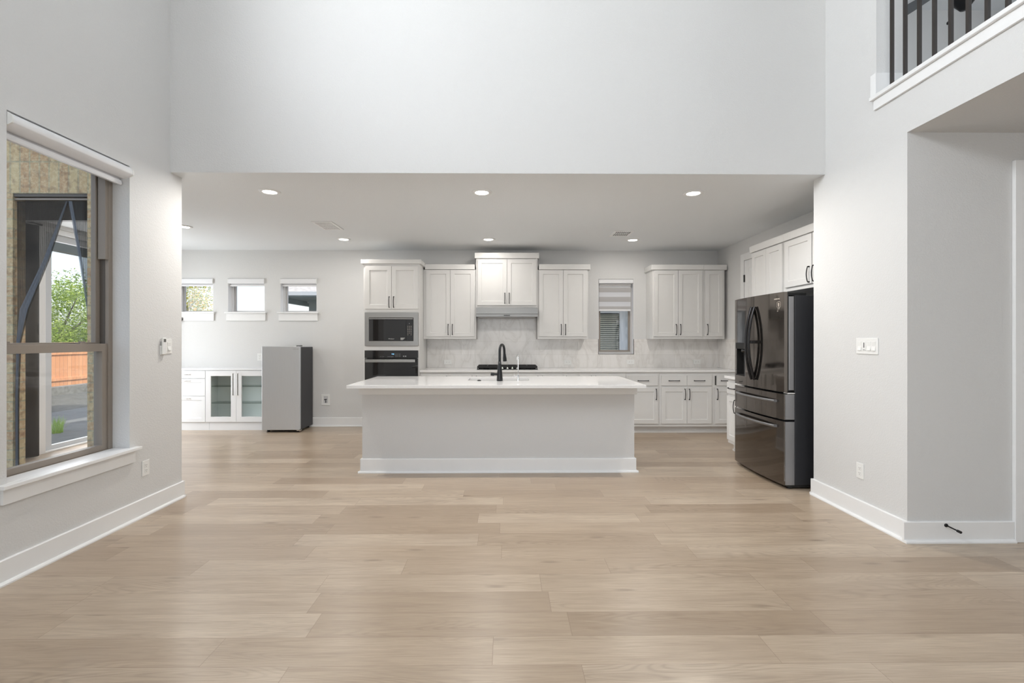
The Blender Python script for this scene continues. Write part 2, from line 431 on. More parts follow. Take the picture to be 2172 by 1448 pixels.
# ------------------------------------------------------------------ mesh helpers
class MB:
    def __init__(self):
        self.v = []; self.f = []; self.s = []
    def add(self, vs, fs, smooth=False):
        o = len(self.v)
        self.v += [tuple(p) for p in vs]
        self.f += [tuple(i + o for i in f) for f in fs]
        self.s += [smooth] * len(fs)
        return self
    def box(self, x0, x1, y0, y1, z0, z1):
        x0, x1 = min(x0, x1), max(x0, x1); y0, y1 = min(y0, y1), max(y0, y1); z0, z1 = min(z0, z1), max(z0, z1)
        vs = [(x0, y0, z0), (x1, y0, z0), (x1, y1, z0), (x0, y1, z0), (x0, y0, z1), (x1, y0, z1), (x1, y1, z1), (x0, y1, z1)]
        return self.add(vs, [(0, 3, 2, 1), (4, 5, 6, 7), (0, 1, 5, 4), (1, 2, 6, 5), (2, 3, 7, 6), (3, 0, 4, 7)])
    def prism(self, poly, axis, a, b, smooth=False):
        # polygon given in the two other axes (cyclic order), extruded along axis
        def put(p, t):
            if axis == 0: return (t, p[0], p[1])
            if axis == 1: return (p[0], t, p[1])
            return (p[0], p[1], t)
        n = len(poly)
        vs = [put(p, a) for p in poly] + [put(p, b) for p in poly]
        ar = sum(poly[i][0] * poly[(i + 1) % n][1] - poly[(i + 1) % n][0] * poly[i][1] for i in range(n))
        flip = (ar > 0) ^ (b > a) ^ (axis == 1)
        side = [(i, (i + 1) % n, (i + 1) % n + n, i + n) for i in range(n)]
        c0 = tuple(range(n)); c1 = tuple(range(n, 2 * n))
        if flip:
            side = [tuple(reversed(f)) for f in side]
            self.add(vs, side, smooth)
            self.add(vs, [c0, tuple(reversed(c1))])
        else:
            self.add(vs, side, smooth)
            self.add(vs, [tuple(reversed(c0)), c1])
        return self
    def tube(self, pts, r, n=10, sx=1.0, up=None):
        pts = [Vector(p) for p in pts]
        rr = r if isinstance(r, (list, tuple)) else [r] * len(pts)
        rings = []
        prev = None
        for i, p in enumerate(pts):
            d = (pts[min(i + 1, len(pts) - 1)] - pts[max(i - 1, 0)]).normalized()
            if prev is None:
                ref = Vector(up) if up else (Vector((0, 0, 1)) if abs(d.z) < 0.9 else Vector((1, 0, 0)))
            else:
                ref = prev
            a = ref - d * ref.dot(d); a.normalize(); prev = a
            b = d.cross(a)
            rings.append([p + (a * math.cos(2 * PI * k / n) + b * math.sin(2 * PI * k / n) * sx) * rr[i] for k in range(n)])
        vs = [q for ring in rings for q in ring]
        fs = []
        for i in range(len(rings) - 1):
            for k in range(n):
                k2 = (k + 1) % n
                fs.append((i * n + k, i * n + k2, (i + 1) * n + k2, (i + 1) * n + k))
        self.add(vs, fs, True)
        self.add(rings[0], [tuple(reversed(range(n)))])
        self.add(rings[-1], [tuple(range(n))])
        return self
    def lathe(self, prof, cx, cy, n=24, smooth=True, axis=2, base=0.0):
        # prof: list of (r, h); axis of revolution through (cx, cy)
        vs = []
        for r, h in prof:
            for k in range(n):
                a = 2 * PI * k / n
                if axis == 2: vs.append((cx + r * math.cos(a), cy + r * math.sin(a), base + h))
                elif axis == 1: vs.append((cx + r * math.cos(a), base + h, cy + r * math.sin(a)))
                else: vs.append((base + h, cx + r * math.cos(a), cy + r * math.sin(a)))
        fs = []
        for i in range(len(prof) - 1):
            for k in range(n):
                k2 = (k + 1) % n
                fs.append((i * n + k, i * n + k2, (i + 1) * n + k2, (i + 1) * n + k))
        self.add(vs, fs, smooth)
        return self
    def disc(self, cx, cy, z, r, n=24):
        return self.add([(cx + r * math.cos(2 * PI * k / n), cy + r * math.sin(2 * PI * k / n), z) for k in range(n)], [tuple(range(n))])

ORG = {}
def finish_mesh(name, mb, off):
    me = bpy.data.meshes.new(name)
    me.from_pydata([(p[0] - off[0], p[1] - off[1], p[2] - off[2]) for p in mb.v], [], mb.f)
    me.polygons.foreach_set('use_smooth', mb.s)
    bm = bmesh.new(); bm.from_mesh(me)
    bmesh.ops.recalc_face_normals(bm, faces=bm.faces)
    bm.to_mesh(me); bm.free()
    me.update()
    return me

def obj(name, mb, mat, parent=None, local=False, bevel=0.0, org=None):
    """one mesh object; world coordinates unless local (then in the thing's own frame)"""
    off = (0, 0, 0)
    if not local:
        if parent is not None: off = ORG.get(parent.name, (0, 0, 0))
        elif org is not None: off = org
        else:
            xs = [p[0] for p in mb.v]; ys = [p[1] for p in mb.v]; zs = [p[2] for p in mb.v]
            off = ((min(xs) + max(xs)) / 2, (min(ys) + max(ys)) / 2, min(zs))
    me = finish_mesh(name, mb, off)
    o = bpy.data.objects.new(name, me)
    me.materials.append(mat)
    COL.objects.link(o)
    if parent is not None:
        o.parent = parent
        ORG[o.name] = ORG.get(parent.name, (0, 0, 0))
    else:
        o.location = off
        ORG[o.name] = off
    if bevel > 0:
        md = o.modifiers.new('edge', 'BEVEL'); md.width = bevel; md.segments = 2; md.limit_method = 'ANGLE'; md.angle_limit = math.radians(40)
    return o

def tag(o, label, cat, group=None, kind=None):
    o['label'] = label
    o['category'] = cat
    if group: o['group'] = group
    if kind: o['kind'] = kind
    return o

def thing(name, label, cat, loc, rotz=0.0, group=None):
    o = bpy.data.objects.new(name, None)
    o.empty_display_size = 0.1
    COL.objects.link(o)
    o.location = loc; o.rotation_euler = (0, 0, rotz)
    ORG[o.name] = tuple(loc)
    return tag(o, label, cat, group)

def struct(name, mb, mat, label, cat, parent=None, bevel=0.0):
    o = obj(name, mb, mat, parent, bevel=bevel)
    if parent is None:
        o['kind'] = 'structure'; o['label'] = label; o['category'] = cat
    return o

def struct_root(name, label, cat, loc):
    o = thing(name, label, cat, loc)
    o['kind'] = 'structure'
    return o

def dup(root, loc, label=None):
    r = root.copy(); COL.objects.link(r); r.location = loc
    if label: r['label'] = label
    for ch in list(root.children):
        c = ch.copy(); COL.objects.link(c); c.parent = r
        for g in ch.children:
            d = g.copy(); COL.objects.link(d); d.parent = c
    return r

def solid_grid(xs, ys, zs, solid):
    """closed shell of all solid cells of a grid"""
    mb = MB()
    nx, ny, nz = len(xs) - 1, len(ys) - 1, len(zs) - 1
    S = {}
    for i in range(nx):
        for j in range(ny):
            for k in range(nz):
                S[i, j, k] = solid((xs[i] + xs[i + 1]) / 2, (ys[j] + ys[j + 1]) / 2, (zs[k] + zs[k + 1]) / 2)
    vid = {}
    def v(i, j, k):
        if (i, j, k) not in vid:
            vid[i, j, k] = len(mb.v); mb.v.append((xs[i], ys[j], zs[k]))
        return vid[i, j, k]
    for (i, j, k), s in S.items():
        if not s: continue
        for d, q in (((-1, 0, 0), [(0, 0, 0), (0, 0, 1), (0, 1, 1), (0, 1, 0)]), ((1, 0, 0), [(1, 0, 0), (1, 1, 0), (1, 1, 1), (1, 0, 1)]),
                     ((0, -1, 0), [(0, 0, 0), (1, 0, 0), (1, 0, 1), (0, 0, 1)]), ((0, 1, 0), [(0, 1, 0), (0, 1, 1), (1, 1, 1), (1, 1, 0)]),
                     ((0, 0, -1), [(0, 0, 0), (0, 1, 0), (1, 1, 0), (1, 0, 0)]), ((0, 0, 1), [(0, 0, 1), (1, 0, 1), (1, 1, 1), (0, 1, 1)])):
            if not S.get((i + d[0], j + d[1], k + d[2]), False):
                mb.f.append(tuple(v(i + a, j + b, k + c) for a, b, c in q)); mb.s.append(False)
    return mb

def box_with_holes(x0, x1, y0, y1, z0, z1, holes, axis):
    """axis = thickness axis; holes as (a0,a1,b0,b1) in the other two axes"""
    oth = [a for a in (0, 1, 2) if a != axis]
    rng = [[x0, x1], [y0, y1], [z0, z1]]
    for h in holes:
        rng[oth[0]] += [h[0], h[1]]; rng[oth[1]] += [h[2], h[3]]
    rng = [sorted(set(r)) for r in rng]
    def s(x, y, z):
        p = (x, y, z)
        return not any(h[0] < p[oth[0]] < h[1] and h[2] < p[oth[1]] < h[3] for h in holes)
    return solid_grid(*rng, s)

def text_mesh(name, body, size, mat, parent, loc, rot=(PI / 2, 0, 0), bold=0.0, align='CENTER', depth=0.0003):
    cu = bpy.data.curves.new(name, 'FONT')
    cu.body = body; cu.size = size; cu.align_x = align; cu.align_y = 'CENTER'; cu.extrude = depth; cu.offset = bold
    t = bpy.data.objects.new(name + '_tmp', cu)
    COL.objects.link(t)
    dg = bpy.context.evaluated_depsgraph_get()
    me = bpy.data.meshes.new_from_object(t.evaluated_get(dg))
    bpy.data.objects.remove(t)
    o = bpy.data.objects.new(name, me)
    me.materials.clear(); me.materials.append(mat)
    COL.objects.link(o); o.parent = parent; o.location = loc; o.rotation_euler = rot
    return o

# ------------------------------------------------------------------ main dimensions (metres)
XL, XR = -2.788, 2.692          # great room side walls
YH = 3.945                      # face of the wall above the kitchen opening
YWL, YWR = 4.083, 4.097         # ends of the side walls
YB = 7.38                       # kitchen back wall
XK = 3.33                       # kitchen right wall
XN = -5.45                      # breakfast nook left wall
ZC = 2.745                      # kitchen ceiling
ZU = 5.80                       # great room ceiling
YF = -4.5                       # wall behind the camera
ZL = 3.05                       # loft floor level

# ------------------------------------------------------------------ floor, ceilings, walls
fl = MB().box(XN - 0.2, 6.6, YF - 0.2, YB + 0.2, -0.12, 0.0)
# the patio side corner outside the nook is not floor
fl = solid_grid([XN - 0.2, XL - 0.25, 6.6], [YF - 0.2, 3.83, YB + 0.2], [-0.12, 0.0], lambda x, y, z: not (x < XL - 0.25 and y < 3.83))
struct('floor', fl, M['floor'], 'light oak plank floor running across the whole room', 'floor')
struct('ceiling', solid_grid([XN - 0.2, XL, XR, 3.53], [YH + 0.001, YH + 0.15, YB + 0.2], [ZC, ZC + 0.004, ZC + 0.2], lambda x, y, z: y > YH + 0.15 or (XL < x < XR and z < ZC + 0.004)), M['ceil'], 'flat painted ceiling over the kitchen and nook', 'ceiling')
struct('ceiling_upper', MB().box(XL - 0.25, 2.92, YF - 0.2, YH + 0.15, ZU, ZU + 0.15), M['ceil'], 'high ceiling of the double-height room', 'ceiling')
struct('ceiling_hall', solid_grid([2.912, XK + 0.2, 6.6], [YF - 0.2, 3.135, 5.95], [ZC, ZL], lambda x, y, z: x > XK + 0.2 or y < 3.135), M['wall'], 'low ceiling over the hallway at the right', 'ceiling')
struct('ceiling_loft', MB().box(2.92, 7.1, YF - 0.2, 6.0, 5.49, 5.6), M['ceil'], 'ceiling of the upstairs loft', 'ceiling')

W1 = (2.661, 3.522, 0.53, 2.64)
W6 = (-0.8, 2.2, 3.90, 5.30)
struct('wall_left', box_with_holes(XL - 0.25, XL, YF - 0.2, YWL, 0, ZU, [W1, W6], 0), M['wall'], 'tall greige wall at the left with a tall window', 'wall')
struct('wall_header', MB().box(XL, XR, YH, YH + 0.149, ZC + 0.0045, ZU), M['wall'], 'tall greige wall above the wide kitchen opening', 'wall')
wr = solid_grid([XR, 2.912, XK + 0.2], [YF - 0.2, 3.135, 3.40, YWR], [0, ZC, 3.09, 5.30, ZU],
                lambda x, y, z: (y > 3.135 and z < ZC) or (x < 2.912 and (2.745 < z < 3.09 or z > 5.30 or (y > 3.40 and z > 3.0))))
struct('wall_right', wr, M['wall'], 'greige wall at the right with hall opening and loft balcony above', 'wall')
struct('wall_front', box_with_holes(XL - 0.25, 6.6, YF - 0.2, YF, 0, ZU, [(-2.2, 2.2, 0.7, 2.5)], 1), M['wall'], 'wall behind the viewer with large windows', 'wall')

WS = [(-5.130, -4.552, 1.762, 2.303), (-4.325, -3.755, 1.762, 2.303), (-3.515, -2.947, 1.762, 2.303)]
W5 = (1.450, 2.005, 1.123, 2.300)
struct('wall_back', box_with_holes(XN - 0.2, XK + 0.2, YB, YB + 0.2, 0, ZC, WS + [W5], 1), M['wall'], 'greige wall at the back of kitchen and nook', 'wall')
struct('wall_kitchen', MB().box(XK, XK + 0.2, YWR, YB, 0, ZC), M['wall'], 'greige side wall behind the refrigerator', 'wall')
DN = (5.53, 7.15, 0.0, 2.70)
struct('wall_nook', box_with_holes(XN - 0.2, XN, 3.83, YB, 0, ZC, [DN], 0), M['wall'], 'left wall of the breakfast nook with glass patio door', 'wall')
DO = (-3.964, -3.370, 0.0, 2.53)
struct('wall_porch', box_with_holes(XN, XL - 0.25, 3.93, YWL, 0, ZC, [(-4.75, -3.33, 0.0, 2.60)], 1), M['wall'], 'nook wall around the screened doorway', 'wall')
struct('wall_brick', box_with_holes(XN - 0.2, XL - 0.25, 3.83, 3.93, -0.12, 3.5, [(DO[0], DO[1], -0.12, 2.53)], 1), M['brick'], 'tan brick outside wall with soldier courses seen through left window', 'wall')
struct('wall_hall', box_with_holes(XK + 0.2, 6.6, 3.135, 3.30, 0, ZC, [(3.53, 4.42, 0, 2.44)], 1), M['wall'], 'greige wall at the end of the hallway', 'wall')
struct('wall_hall_right', MB().box(5.0, 5.15, YF, 3.135, 0, ZC), M['wall'], 'far side wall of the hallway', 'wall')
struct('wall_loft', MB().box(2.92, 7.1, 5.87, 6.0, ZL, 5.49), M['wall'], 'back wall of the upstairs loft', 'wall')
struct('wall_loft_right', box_with_holes(6.95, 7.1, YF, 5.87, ZL, 5.49, [(0.5, 2.9, 3.8, 5.1)], 0), M['wall'], 'right wall of the upstairs loft', 'wall')
struct('wall_loft_left', MB().box(2.90, 2.96, 3.52, 5.87, ZL, 5.49), M['wall'], 'short wall beside the loft balcony', 'wall')
struct('wall_loft_front', MB().box(2.92, 7.1, YF - 0.2, YF, ZL, 5.49), M['wall'], 'front wall of the upstairs loft', 'wall')

# ------------------------------------------------------------------ baseboards with shoe moulding
BH, BT = 0.138, 0.016
def base_run(name, label, a, b, axis, face, d, parent=None):
    """a..b along axis; face = wall coordinate; d = +1/-1 direction into the room"""
    mb = MB()
    f = face
    prof = [(f, 0.0), (f + d * BT, 0.0), (f + d * BT, BH - 0.004), (f + d * (BT - 0.004), BH), (f, BH)]
    shoe = [(f + d * BT, 0.0), (f + d * (BT + 0.019), 0.0), (f + d * (BT + 0.019), 0.009), (f + d * (BT + 0.014), 0.016), (f + d * (BT + 0.006), 0.02), (f + d * BT, 0.02)]
    ext = 0
    mb.prism(prof, axis, a, b)
    mb.prism(shoe, axis, a, b)
    if parent is not None:
        return obj(name, mb, M['trim'], parent)
    return struct(name, mb, M['trim'], label, 'baseboard')
# prism axis: polygon is in the two other axes in order, works for axis 0 (y,z) and 1 (x,z)
base_run('baseboard_left', 'white baseboard along the left wall under the window', YF, YWL + 0.0, 1, XL, 1)
base_run('baseboard_left_end', 'white baseboard return at the end of the left wall', XL - 0.04, XL + BT, 0, YWL, 1)
base_run('baseboard_right', 'white baseboard along the right wall below the light switches', 3.1352, YWR, 1, XR, -1)
base_run('baseboard_right_end', 'white baseboard return beside the refrigerator', XR - BT, XR + 0.04, 0, YWR, 1)
base_run('baseboard_hall', 'white baseboard on the hall wall behind the door stop', XR - BT - 0.019, 3.40, 0, 3.135, -1)
base_run('baseboard_back', 'white baseboard on the back wall between freezer and oven tower', -3.57, -2.04, 0, YB, -1)
bj = MB().box(XR - BT, 2.905, 3.384, 3.3995, 3.1185, 3.285).box(XR - BT, XR - 0.0002, 3.3995, 3.435, 3.1185, 3.285)
struct('baseboard_loft', bj, M['trim'], 'white baseboard on the loft jamb above the ledge', 'baseboard')

# ------------------------------------------------------------------ loft ledge, balusters, fan
led = MB()
led.box(2.655, 2.93, YF, 3.405, 3.09, 3.118)
led.prism([(2.655, 3.09), (2.664, 3.118), (2.655, 3.118), (2.648, 3.112), (2.648, 3.096)], 1, YF, 3.425)
led.box(2.655, 2.692, 3.405, 3.425, 3.09, 3.118)
led.prism([(2.692, 3.045), (2.676, 3.045), (2.676, 3.09), (2.692, 3.09)], 1, YF, 3.405)
led.prism([(2.692, 2.995), (2.676, 2.995), (2.676, 3.046), (2.692, 3.046)], 1, YF, 3.405)
tr = struct_root('trim_1', 'white ledge trim along the loft balcony opening', 'trim', (2.692, 3.4, 2.995))
obj('ledge_cap', MB().box(2.652, 2.93, YF, 3.42, 3.09, 3.118), M['trim'], tr, bevel=0.004)
obj('ledge_apron', MB().box(2.674, 2.692, YF, 3.405, 3.02, 3.09), M['trim'], tr, bevel=0.002)
b0 = None
for i in range(8):
    y = 3.33 - i * 0.111
    lab = ['dark bronze loft baluster nearest the jamb wall', 'second dark bronze loft baluster from the jamb wall', 'third dark bronze loft baluster from the jamb wall',
           'fourth dark bronze loft baluster from the jamb wall', 'fifth dark bronze loft baluster, beside the hanging fan chain', 'sixth dark bronze loft baluster, in front of the fan light',
           'seventh dark bronze loft baluster from the jamb, above the ledge', 'last dark bronze loft baluster in view, at the upper right corner'][i]
    if b0 is None:
        b0 = obj('baluster', MB().box(2.75 - 0.0095, 2.75 + 0.0095, y - 0.0095, y + 0.0095, 3.118, 4.10), M['baluster'], bevel=0.001)
        b = b0
    else:
        b = b0.copy(); COL.objects.link(b); b.location.y = y
    tag(b, lab, 'baluster', 'balusters of the loft railing')
obj_r = obj('railing', MB().box(2.71, 2.79, YF, 3.40, 4.10, 4.15), M['baluster'], bevel=0.004)
tag(obj_r, 'dark bronze handrail on top of the loft balusters', 'railing')

fan = thing('ceiling_fan', 'dark ceiling fan hanging in the upstairs loft', 'fan', (4.17, 4.25, 4.35))
FX, FY = 4.17, 4.25
obj('downrod', MB().tube([(FX, FY, 4.80), (FX, FY, 5.44)], 0.012, 10), M['black'], fan)
obj('canopy', MB().lathe([(0.0, 0.06), (0.03, 0.06), (0.065, 0.01), (0.065, 0.0), (0.0, 0.0)], FX, FY, base=5.43), M['black'], fan)
obj('motor_housing', MB().lathe([(0.0, 0.0), (0.07, 0.0), (0.11, 0.04), (0.115, 0.14), (0.06, 0.19), (0.0, 0.19)], FX, FY, base=4.62), M['black'], fan)
obj('light_kit', MB().lathe([(0.0, 0.0), (0.03, 0.004), (0.09, 0.09), (0.10, 0.17), (0.05, 0.27), (0.0, 0.27)], FX, FY, n=28, base=4.35), M['black'], fan)
for k in range(3):
    a = math.radians(105 + 120 * k)
    ca, sa = math.cos(a), math.sin(a)
    mb = MB()
    pts = []
    for (r, w) in ((0.12, 0.035), (0.20, 0.045), (0.45, 0.062), (0.62, 0.066), (0.66, 0.05)):
        pts.append((r, w))
    up = [(FX + r * ca - w * sa, FY + r * sa + w * ca, 4.672 + 0.16 * w) for r, w in pts]
    dn = [(FX + r * ca + w * sa, FY + r * sa - w * ca, 4.672 - 0.16 * w) for r, w in pts]
    ring = up + dn[::-1]
    n = len(ring)
    vs = ring + [(p[0], p[1], p[2] + 0.008) for p in ring]
    mb.add(vs, [tuple(range(n)), tuple(reversed(range(n, 2 * n)))] + [(i, (i + 1) % n, (i + 1) % n + n, i + n) for i in range(n)])
    obj('blade', mb, M['fanblade'], fan)
ch = MB().tube([(4.02, 4.25, 4.245), (4.03, 4.25, 4.46), (4.09, 4.25, 4.52)], 0.0018, 6)
pc = obj('pull_chain', ch, M['nickel'], fan)
obj('pull_knob', MB().lathe([(0.0, 0.0), (0.008, 0.006), (0.009, 0.02), (0.004, 0.03), (0.0, 0.03)], 4.02, 4.25, n=12, base=4.215), M['black'], pc)

# ------------------------------------------------------------------ window 1 (left wall)
w = struct_root('window_1', 'tall taupe-framed single-hung window in the left wall', 'window', (XL - 0.12, 3.09, 0.53))
ya, yb, za, zb = W1
xf0, xf1 = XL - 0.235, XL - 0.125       # frame depth range
fr = box_with_holes(xf0, xf1, ya, yb, za, zb, [(ya + 0.035, yb - 0.035, za + 0.022, zb - 0.035)], 0)
obj('window_frame', fr, M['bronze'], w, bevel=0.002)
zm = 1.315
xu0, xu1 = XL - 0.225, XL - 0.190
up = box_with_holes(xu0, xu1, ya + 0.0355, yb - 0.0355, zm - 0.03, zb - 0.036, [(ya + 0.07, yb - 0.07, zm + 0.02, zb - 0.08)], 0)
us = obj('upper_sash', up, M['bronze'], w, bevel=0.002)
obj('pane', MB().box(xu0 + 0.014, xu0 + 0.020, ya + 0.07, yb - 0.07, zm + 0.02, zb - 0.08), M['glass'], us)
xl0, xl1 = XL - 0.180, XL - 0.135
lo = box_with_holes(xl0, xl1, ya + 0.0355, yb - 0.0355, za + 0.0225, zm + 0.01, [(ya + 0.078, yb - 0.078, za + 0.062, zm - 0.045)], 0)
ls = obj('lower_sash', lo, M['bronze'], w, bevel=0.002)
obj('pane', MB().box(xl0 + 0.016, xl0 + 0.022, ya + 0.078, yb - 0.078, za + 0.062, zm - 0.045), M['glass'], ls)
for yy in (2.80, 3.30):
    obj('sash_lock', MB().box(xl0 + 0.004, xl1 - 0.004, yy - 0.03, yy + 0.03, zm + 0.01, zm + 0.018).box(xl0 + 0.012, xl1 - 0.012, yy - 0.012, yy + 0.022, zm + 0.018, zm + 0.028), M['bronze'], ls, bevel=0.002)
obj('jamb_track', MB().box(XL - 0.188, XL - 0.150, yb - 0.0365, yb - 0.030, zm + 0.0, zb - 0.04), M['bronzed'], w)
obj('track_cover', MB().box(XL - 0.183, XL - 0.128, yb - 0.060, yb - 0.034, 1.94, zb - 0.036), M['bronze'], w, bevel=0.002)
st = MB().box(XL - 0.125, XL, ya, yb, za, za + 0.022).box(XL, XL + 0.05, ya - 0.06, yb + 0.06, za, za + 0.022)
obj('window_stool', st, M['trim'], w, bevel=0.003)
obj('window_apron', MB().box(XL, XL + 0.018, ya - 0.035, yb + 0.035, za - 0.09, za), M['trim'], w, bevel=0.002)

bl = thing('roller_blind', 'white cassette roller blind at the top of the tall left window', 'blind', (XL - 0.02, 3.09, 2.50))
prof = []
for k in range(13):
    a = PI / 2 - k / 12 * PI * 0.62
    prof.append((XL - 0.022 + 0.050 * math.cos(a), 2.588 + 0.046 * math.sin(a)))
prof = [(XL - 0.085, 2.634)] + prof + [(XL - 0.030, 2.545), (XL - 0.085, 2.545)]
obj('cassette', MB().prism(prof, 1, ya + 0.012, yb - 0.006, True), M['blind'], bl)
for y0, y1 in ((ya + 0.002, ya + 0.012), (yb - 0.006, yb + 0.004)):
    pp = [(XL - 0.03 + (p[0] - XL + 0.03) * 1.05, 2.588 + (p[1] - 2.588) * 1.04) for p in prof]
    obj('end_cap', MB().prism(pp, 1, y0, y1), M['plastic'], bl, bevel=0.002)
obj('shade_fabric', MB().box(XL - 0.064, XL - 0.061, ya + 0.02, yb - 0.014, 2.51, 2.56), M['blindg'], bl)
obj('bottom_rail', MB().prism([(XL - 0.075, 2.497), (XL - 0.052, 2.497), (XL - 0.048, 2.507), (XL - 0.052, 2.530), (XL - 0.075, 2.530)], 1, ya + 0.018, yb - 0.010), M['blind'], bl, bevel=0.001)

# ------------------------------------------------------------------ small windows of the nook
names = [('window_2', 'small square nook window nearest the left wall end, trees outside', 'white roller blind over the nook window showing trees'),
         ('window_3', 'middle small nook window with only sky outside', 'white roller blind over the middle nook window showing sky'),
         ('window_4', 'small nook window nearest the kitchen, neighbour roof outside', 'white roller blind over the nook window nearest the kitchen')]
for (x0, x1, z0, z1), (nm, lab, blab) in zip(WS, names):
    w = struct_root(nm, lab, 'window', ((x0 + x1) / 2, YB + 0.12, z0))
    yo0, yo1 = YB + 0.10, YB + 0.17
    fw = 0.032
    f = box_with_holes(x0, x1, yo0, yo1, z0, z1, [(x0 + fw, x1 - fw, z0 + fw, z1 - fw)], 1)
    obj('window_frame', f, M['vinyl'], w, bevel=0.002)
    yi0, yi1 = YB + 0.12, YB + 0.16
    g = box_with_holes(x0 + fw + 0.0005, x1 - fw - 0.0005, yi0, yi1, z0 + fw + 0.0005, z1 - fw - 0.0005, [(x0 + fw + 0.022, x1 - fw - 0.022, z0 + fw + 0.01, z1 - fw - 0.02)], 1)
    sh = obj('sash', g, M['vinylg'], w, bevel=0.001)
    obj('pane', MB().box(x0 + fw + 0.02, x1 - fw - 0.02, YB + 0.138, YB + 0.142, z0 + fw + 0.008, z1 - fw - 0.018), M['glass'], sh)
    obj('window_stool', MB().box(x0, x1, YB, YB + 0.10, z0 - 0.004, z0 + 0.016).box(x0 - 0.035, x1 + 0.035, YB - 0.045, YB, z0 - 0.004, z0 + 0.016), M['trim'], w, bevel=0.003)
    obj('reveal_lining', MB().box(x0, x0 + 0.004, YB + 0.001, YB + 0.0995, z0 + 0.017, z1).box(x1 - 0.004, x1, YB + 0.001, YB + 0.0995, z0 + 0.017, z1), M['trim'], w)
    obj('window_apron', MB().box(x0 - 0.018, x1 + 0.018, YB - 0.018, YB, z0 - 0.118, z0 - 0.004), M['trim'], w, bevel=0.002)
    b = thing('roller_blind', blab, 'blind', ((x0 + x1) / 2, YB + 0.01, z1 - 0.08), group='roller blinds of the nook windows')
    pr = [(YB + 0.05, z1 - 0.003), (YB - 0.012, z1 - 0.003), (YB - 0.020, z1 - 0.012), (YB - 0.022, z1 - 0.07), (YB - 0.014, z1 - 0.082), (YB + 0.05, z1 - 0.082)]
    obj('cassette', MB().prism(pr, 0, x0 + 0.012, x1 - 0.006), M['blind'], b, bevel=0.003)
    obj('end_cap', MB().prism([(p[0] - 0.001 if p[0] < YB else p[0], p[1]) for p in pr], 0, x0 + 0.003, x0 + 0.011), M['plastic'], b, bevel=0.002)
    obj('end_cap', MB().prism([(p[0] - 0.001 if p[0] < YB else p[0], p[1]) for p in pr], 0, x1 - 0.005, x1 + 0.001), M['plastic'], b, bevel=0.002)
    obj('shade_fabric', MB().box(x0 + 0.02, x1 - 0.02, YB + 0.030, YB + 0.033, z1 - 0.10, z1 - 0.078), M['blindg'], b)
    obj('bottom_rail', MB().box(x0 + 0.018, x1 - 0.018, YB + 0.024, YB + 0.038, z1 - 0.122, z1 - 0.098), M['blind'], b, bevel=0.002)

kn = thing('blind_chain_pulley', 'dark round chain pulley at the left edge of the nook wall', 'pulley', (-4.985, YB, 1.66))
obj('pulley_body', MB().lathe([(0.0, -0.034), (0.024, -0.034), (0.036, -0.022), (0.036, 0.0), (0.0, 0.0)], -5.045, 1.668, n=20, axis=1, base=YB - 0.02), M['case'], kn)

# ------------------------------------------------------------------ window 5 (over the counter) and zebra blind
x0, x1, z0, z1 = W5
w = struct_root('window_5', 'narrow window above the counter right of the range hood', 'window', ((x0 + x1) / 2, YB + 0.12, z0))
f = box_with_holes(x0, x1, YB + 0.10, YB + 0.17, z0, z1, [(x0 + 0.03, x1 - 0.03, z0 + 0.035, z1 - 0.03)], 1)
obj('window_frame', f, M['vinylg'], w, bevel=0.002)
sh = obj('sash', box_with_holes(x0 + 0.0305, x1 - 0.0305, YB + 0.115, YB + 0.155, z0 + 0.0355, z1 - 0.0305, [(x0 + 0.055, x1 - 0.055, z0 + 0.06, z1 - 0.05)], 1), M['bronze'], w, bevel=0.001)
obj('pane', MB().box(x0 + 0.05, x1 - 0.05, YB + 0.133, YB + 0.137, z0 + 0.055, z1 - 0.03), M['glass'], sh)
obj('edge_trim', MB().box(x0 - 0.004, x0 + 0.003, YB - 0.011, YB + 0.02, z0 - 0.004, 1.358).box(x1 - 0.003, x1 + 0.004, YB - 0.011, YB + 0.02, z0 - 0.004, 1.358).box(x0 - 0.004, x1 + 0.004, YB - 0.011, YB + 0.02, z0 - 0.004, z0 + 0.003), M['bronzed'], w)
obj('reveal_lining', MB().box(x0, x0 + 0.004, YB, YB + 0.10, z0, z1).box(x1 - 0.004, x1, YB, YB + 0.10, z0, z1).box(x0, x1, YB, YB + 0.10, z0, z0 + 0.004), M['trim'], w)
b = thing('zebra_blind', 'zebra-striped blind half drawn over the kitchen window', 'blind', ((x0 + x1) / 2, YB + 0.02, 1.80))
pr = [(YB + 0.07, z1 - 0.004), (YB + 0.002, z1 - 0.004), (YB - 0.012, z1 - 0.012), (YB - 0.012, z1 - 0.062), (YB + 0.002, z1 - 0.072), (YB + 0.07, z1 - 0.072)]
obj('cassette', MB().prism(pr, 0, x0 + 0.016, x1 - 0.012), M['blind'], b, bevel=0.003)
for a0, a1 in ((x0 + 0.004, x0 + 0.015), (x1 - 0.011, x1 - 0.003)):
    obj('end_cap', MB().prism(pr, 0, a0, a1), M['blindg'], b, bevel=0.002)
obj('striped_fabric', MB().box(x0 + 0.018, x1 - 0.038, YB + 0.040, YB + 0.0415, 1.825, z1 - 0.072), M['zebra'], b)
obj('roller', MB().tube([(x0 + 0.02, YB + 0.036, z1 - 0.090), (x1 - 0.04, YB + 0.036, z1 - 0.090)], 0.016, 14), M['vinylg'], b)
obj('bottom_rail', MB().box(x0 + 0.018, x1 - 0.038, YB + 0.032, YB + 0.048, 1.800, 1.828), M['blind'], b, bevel=0.003)

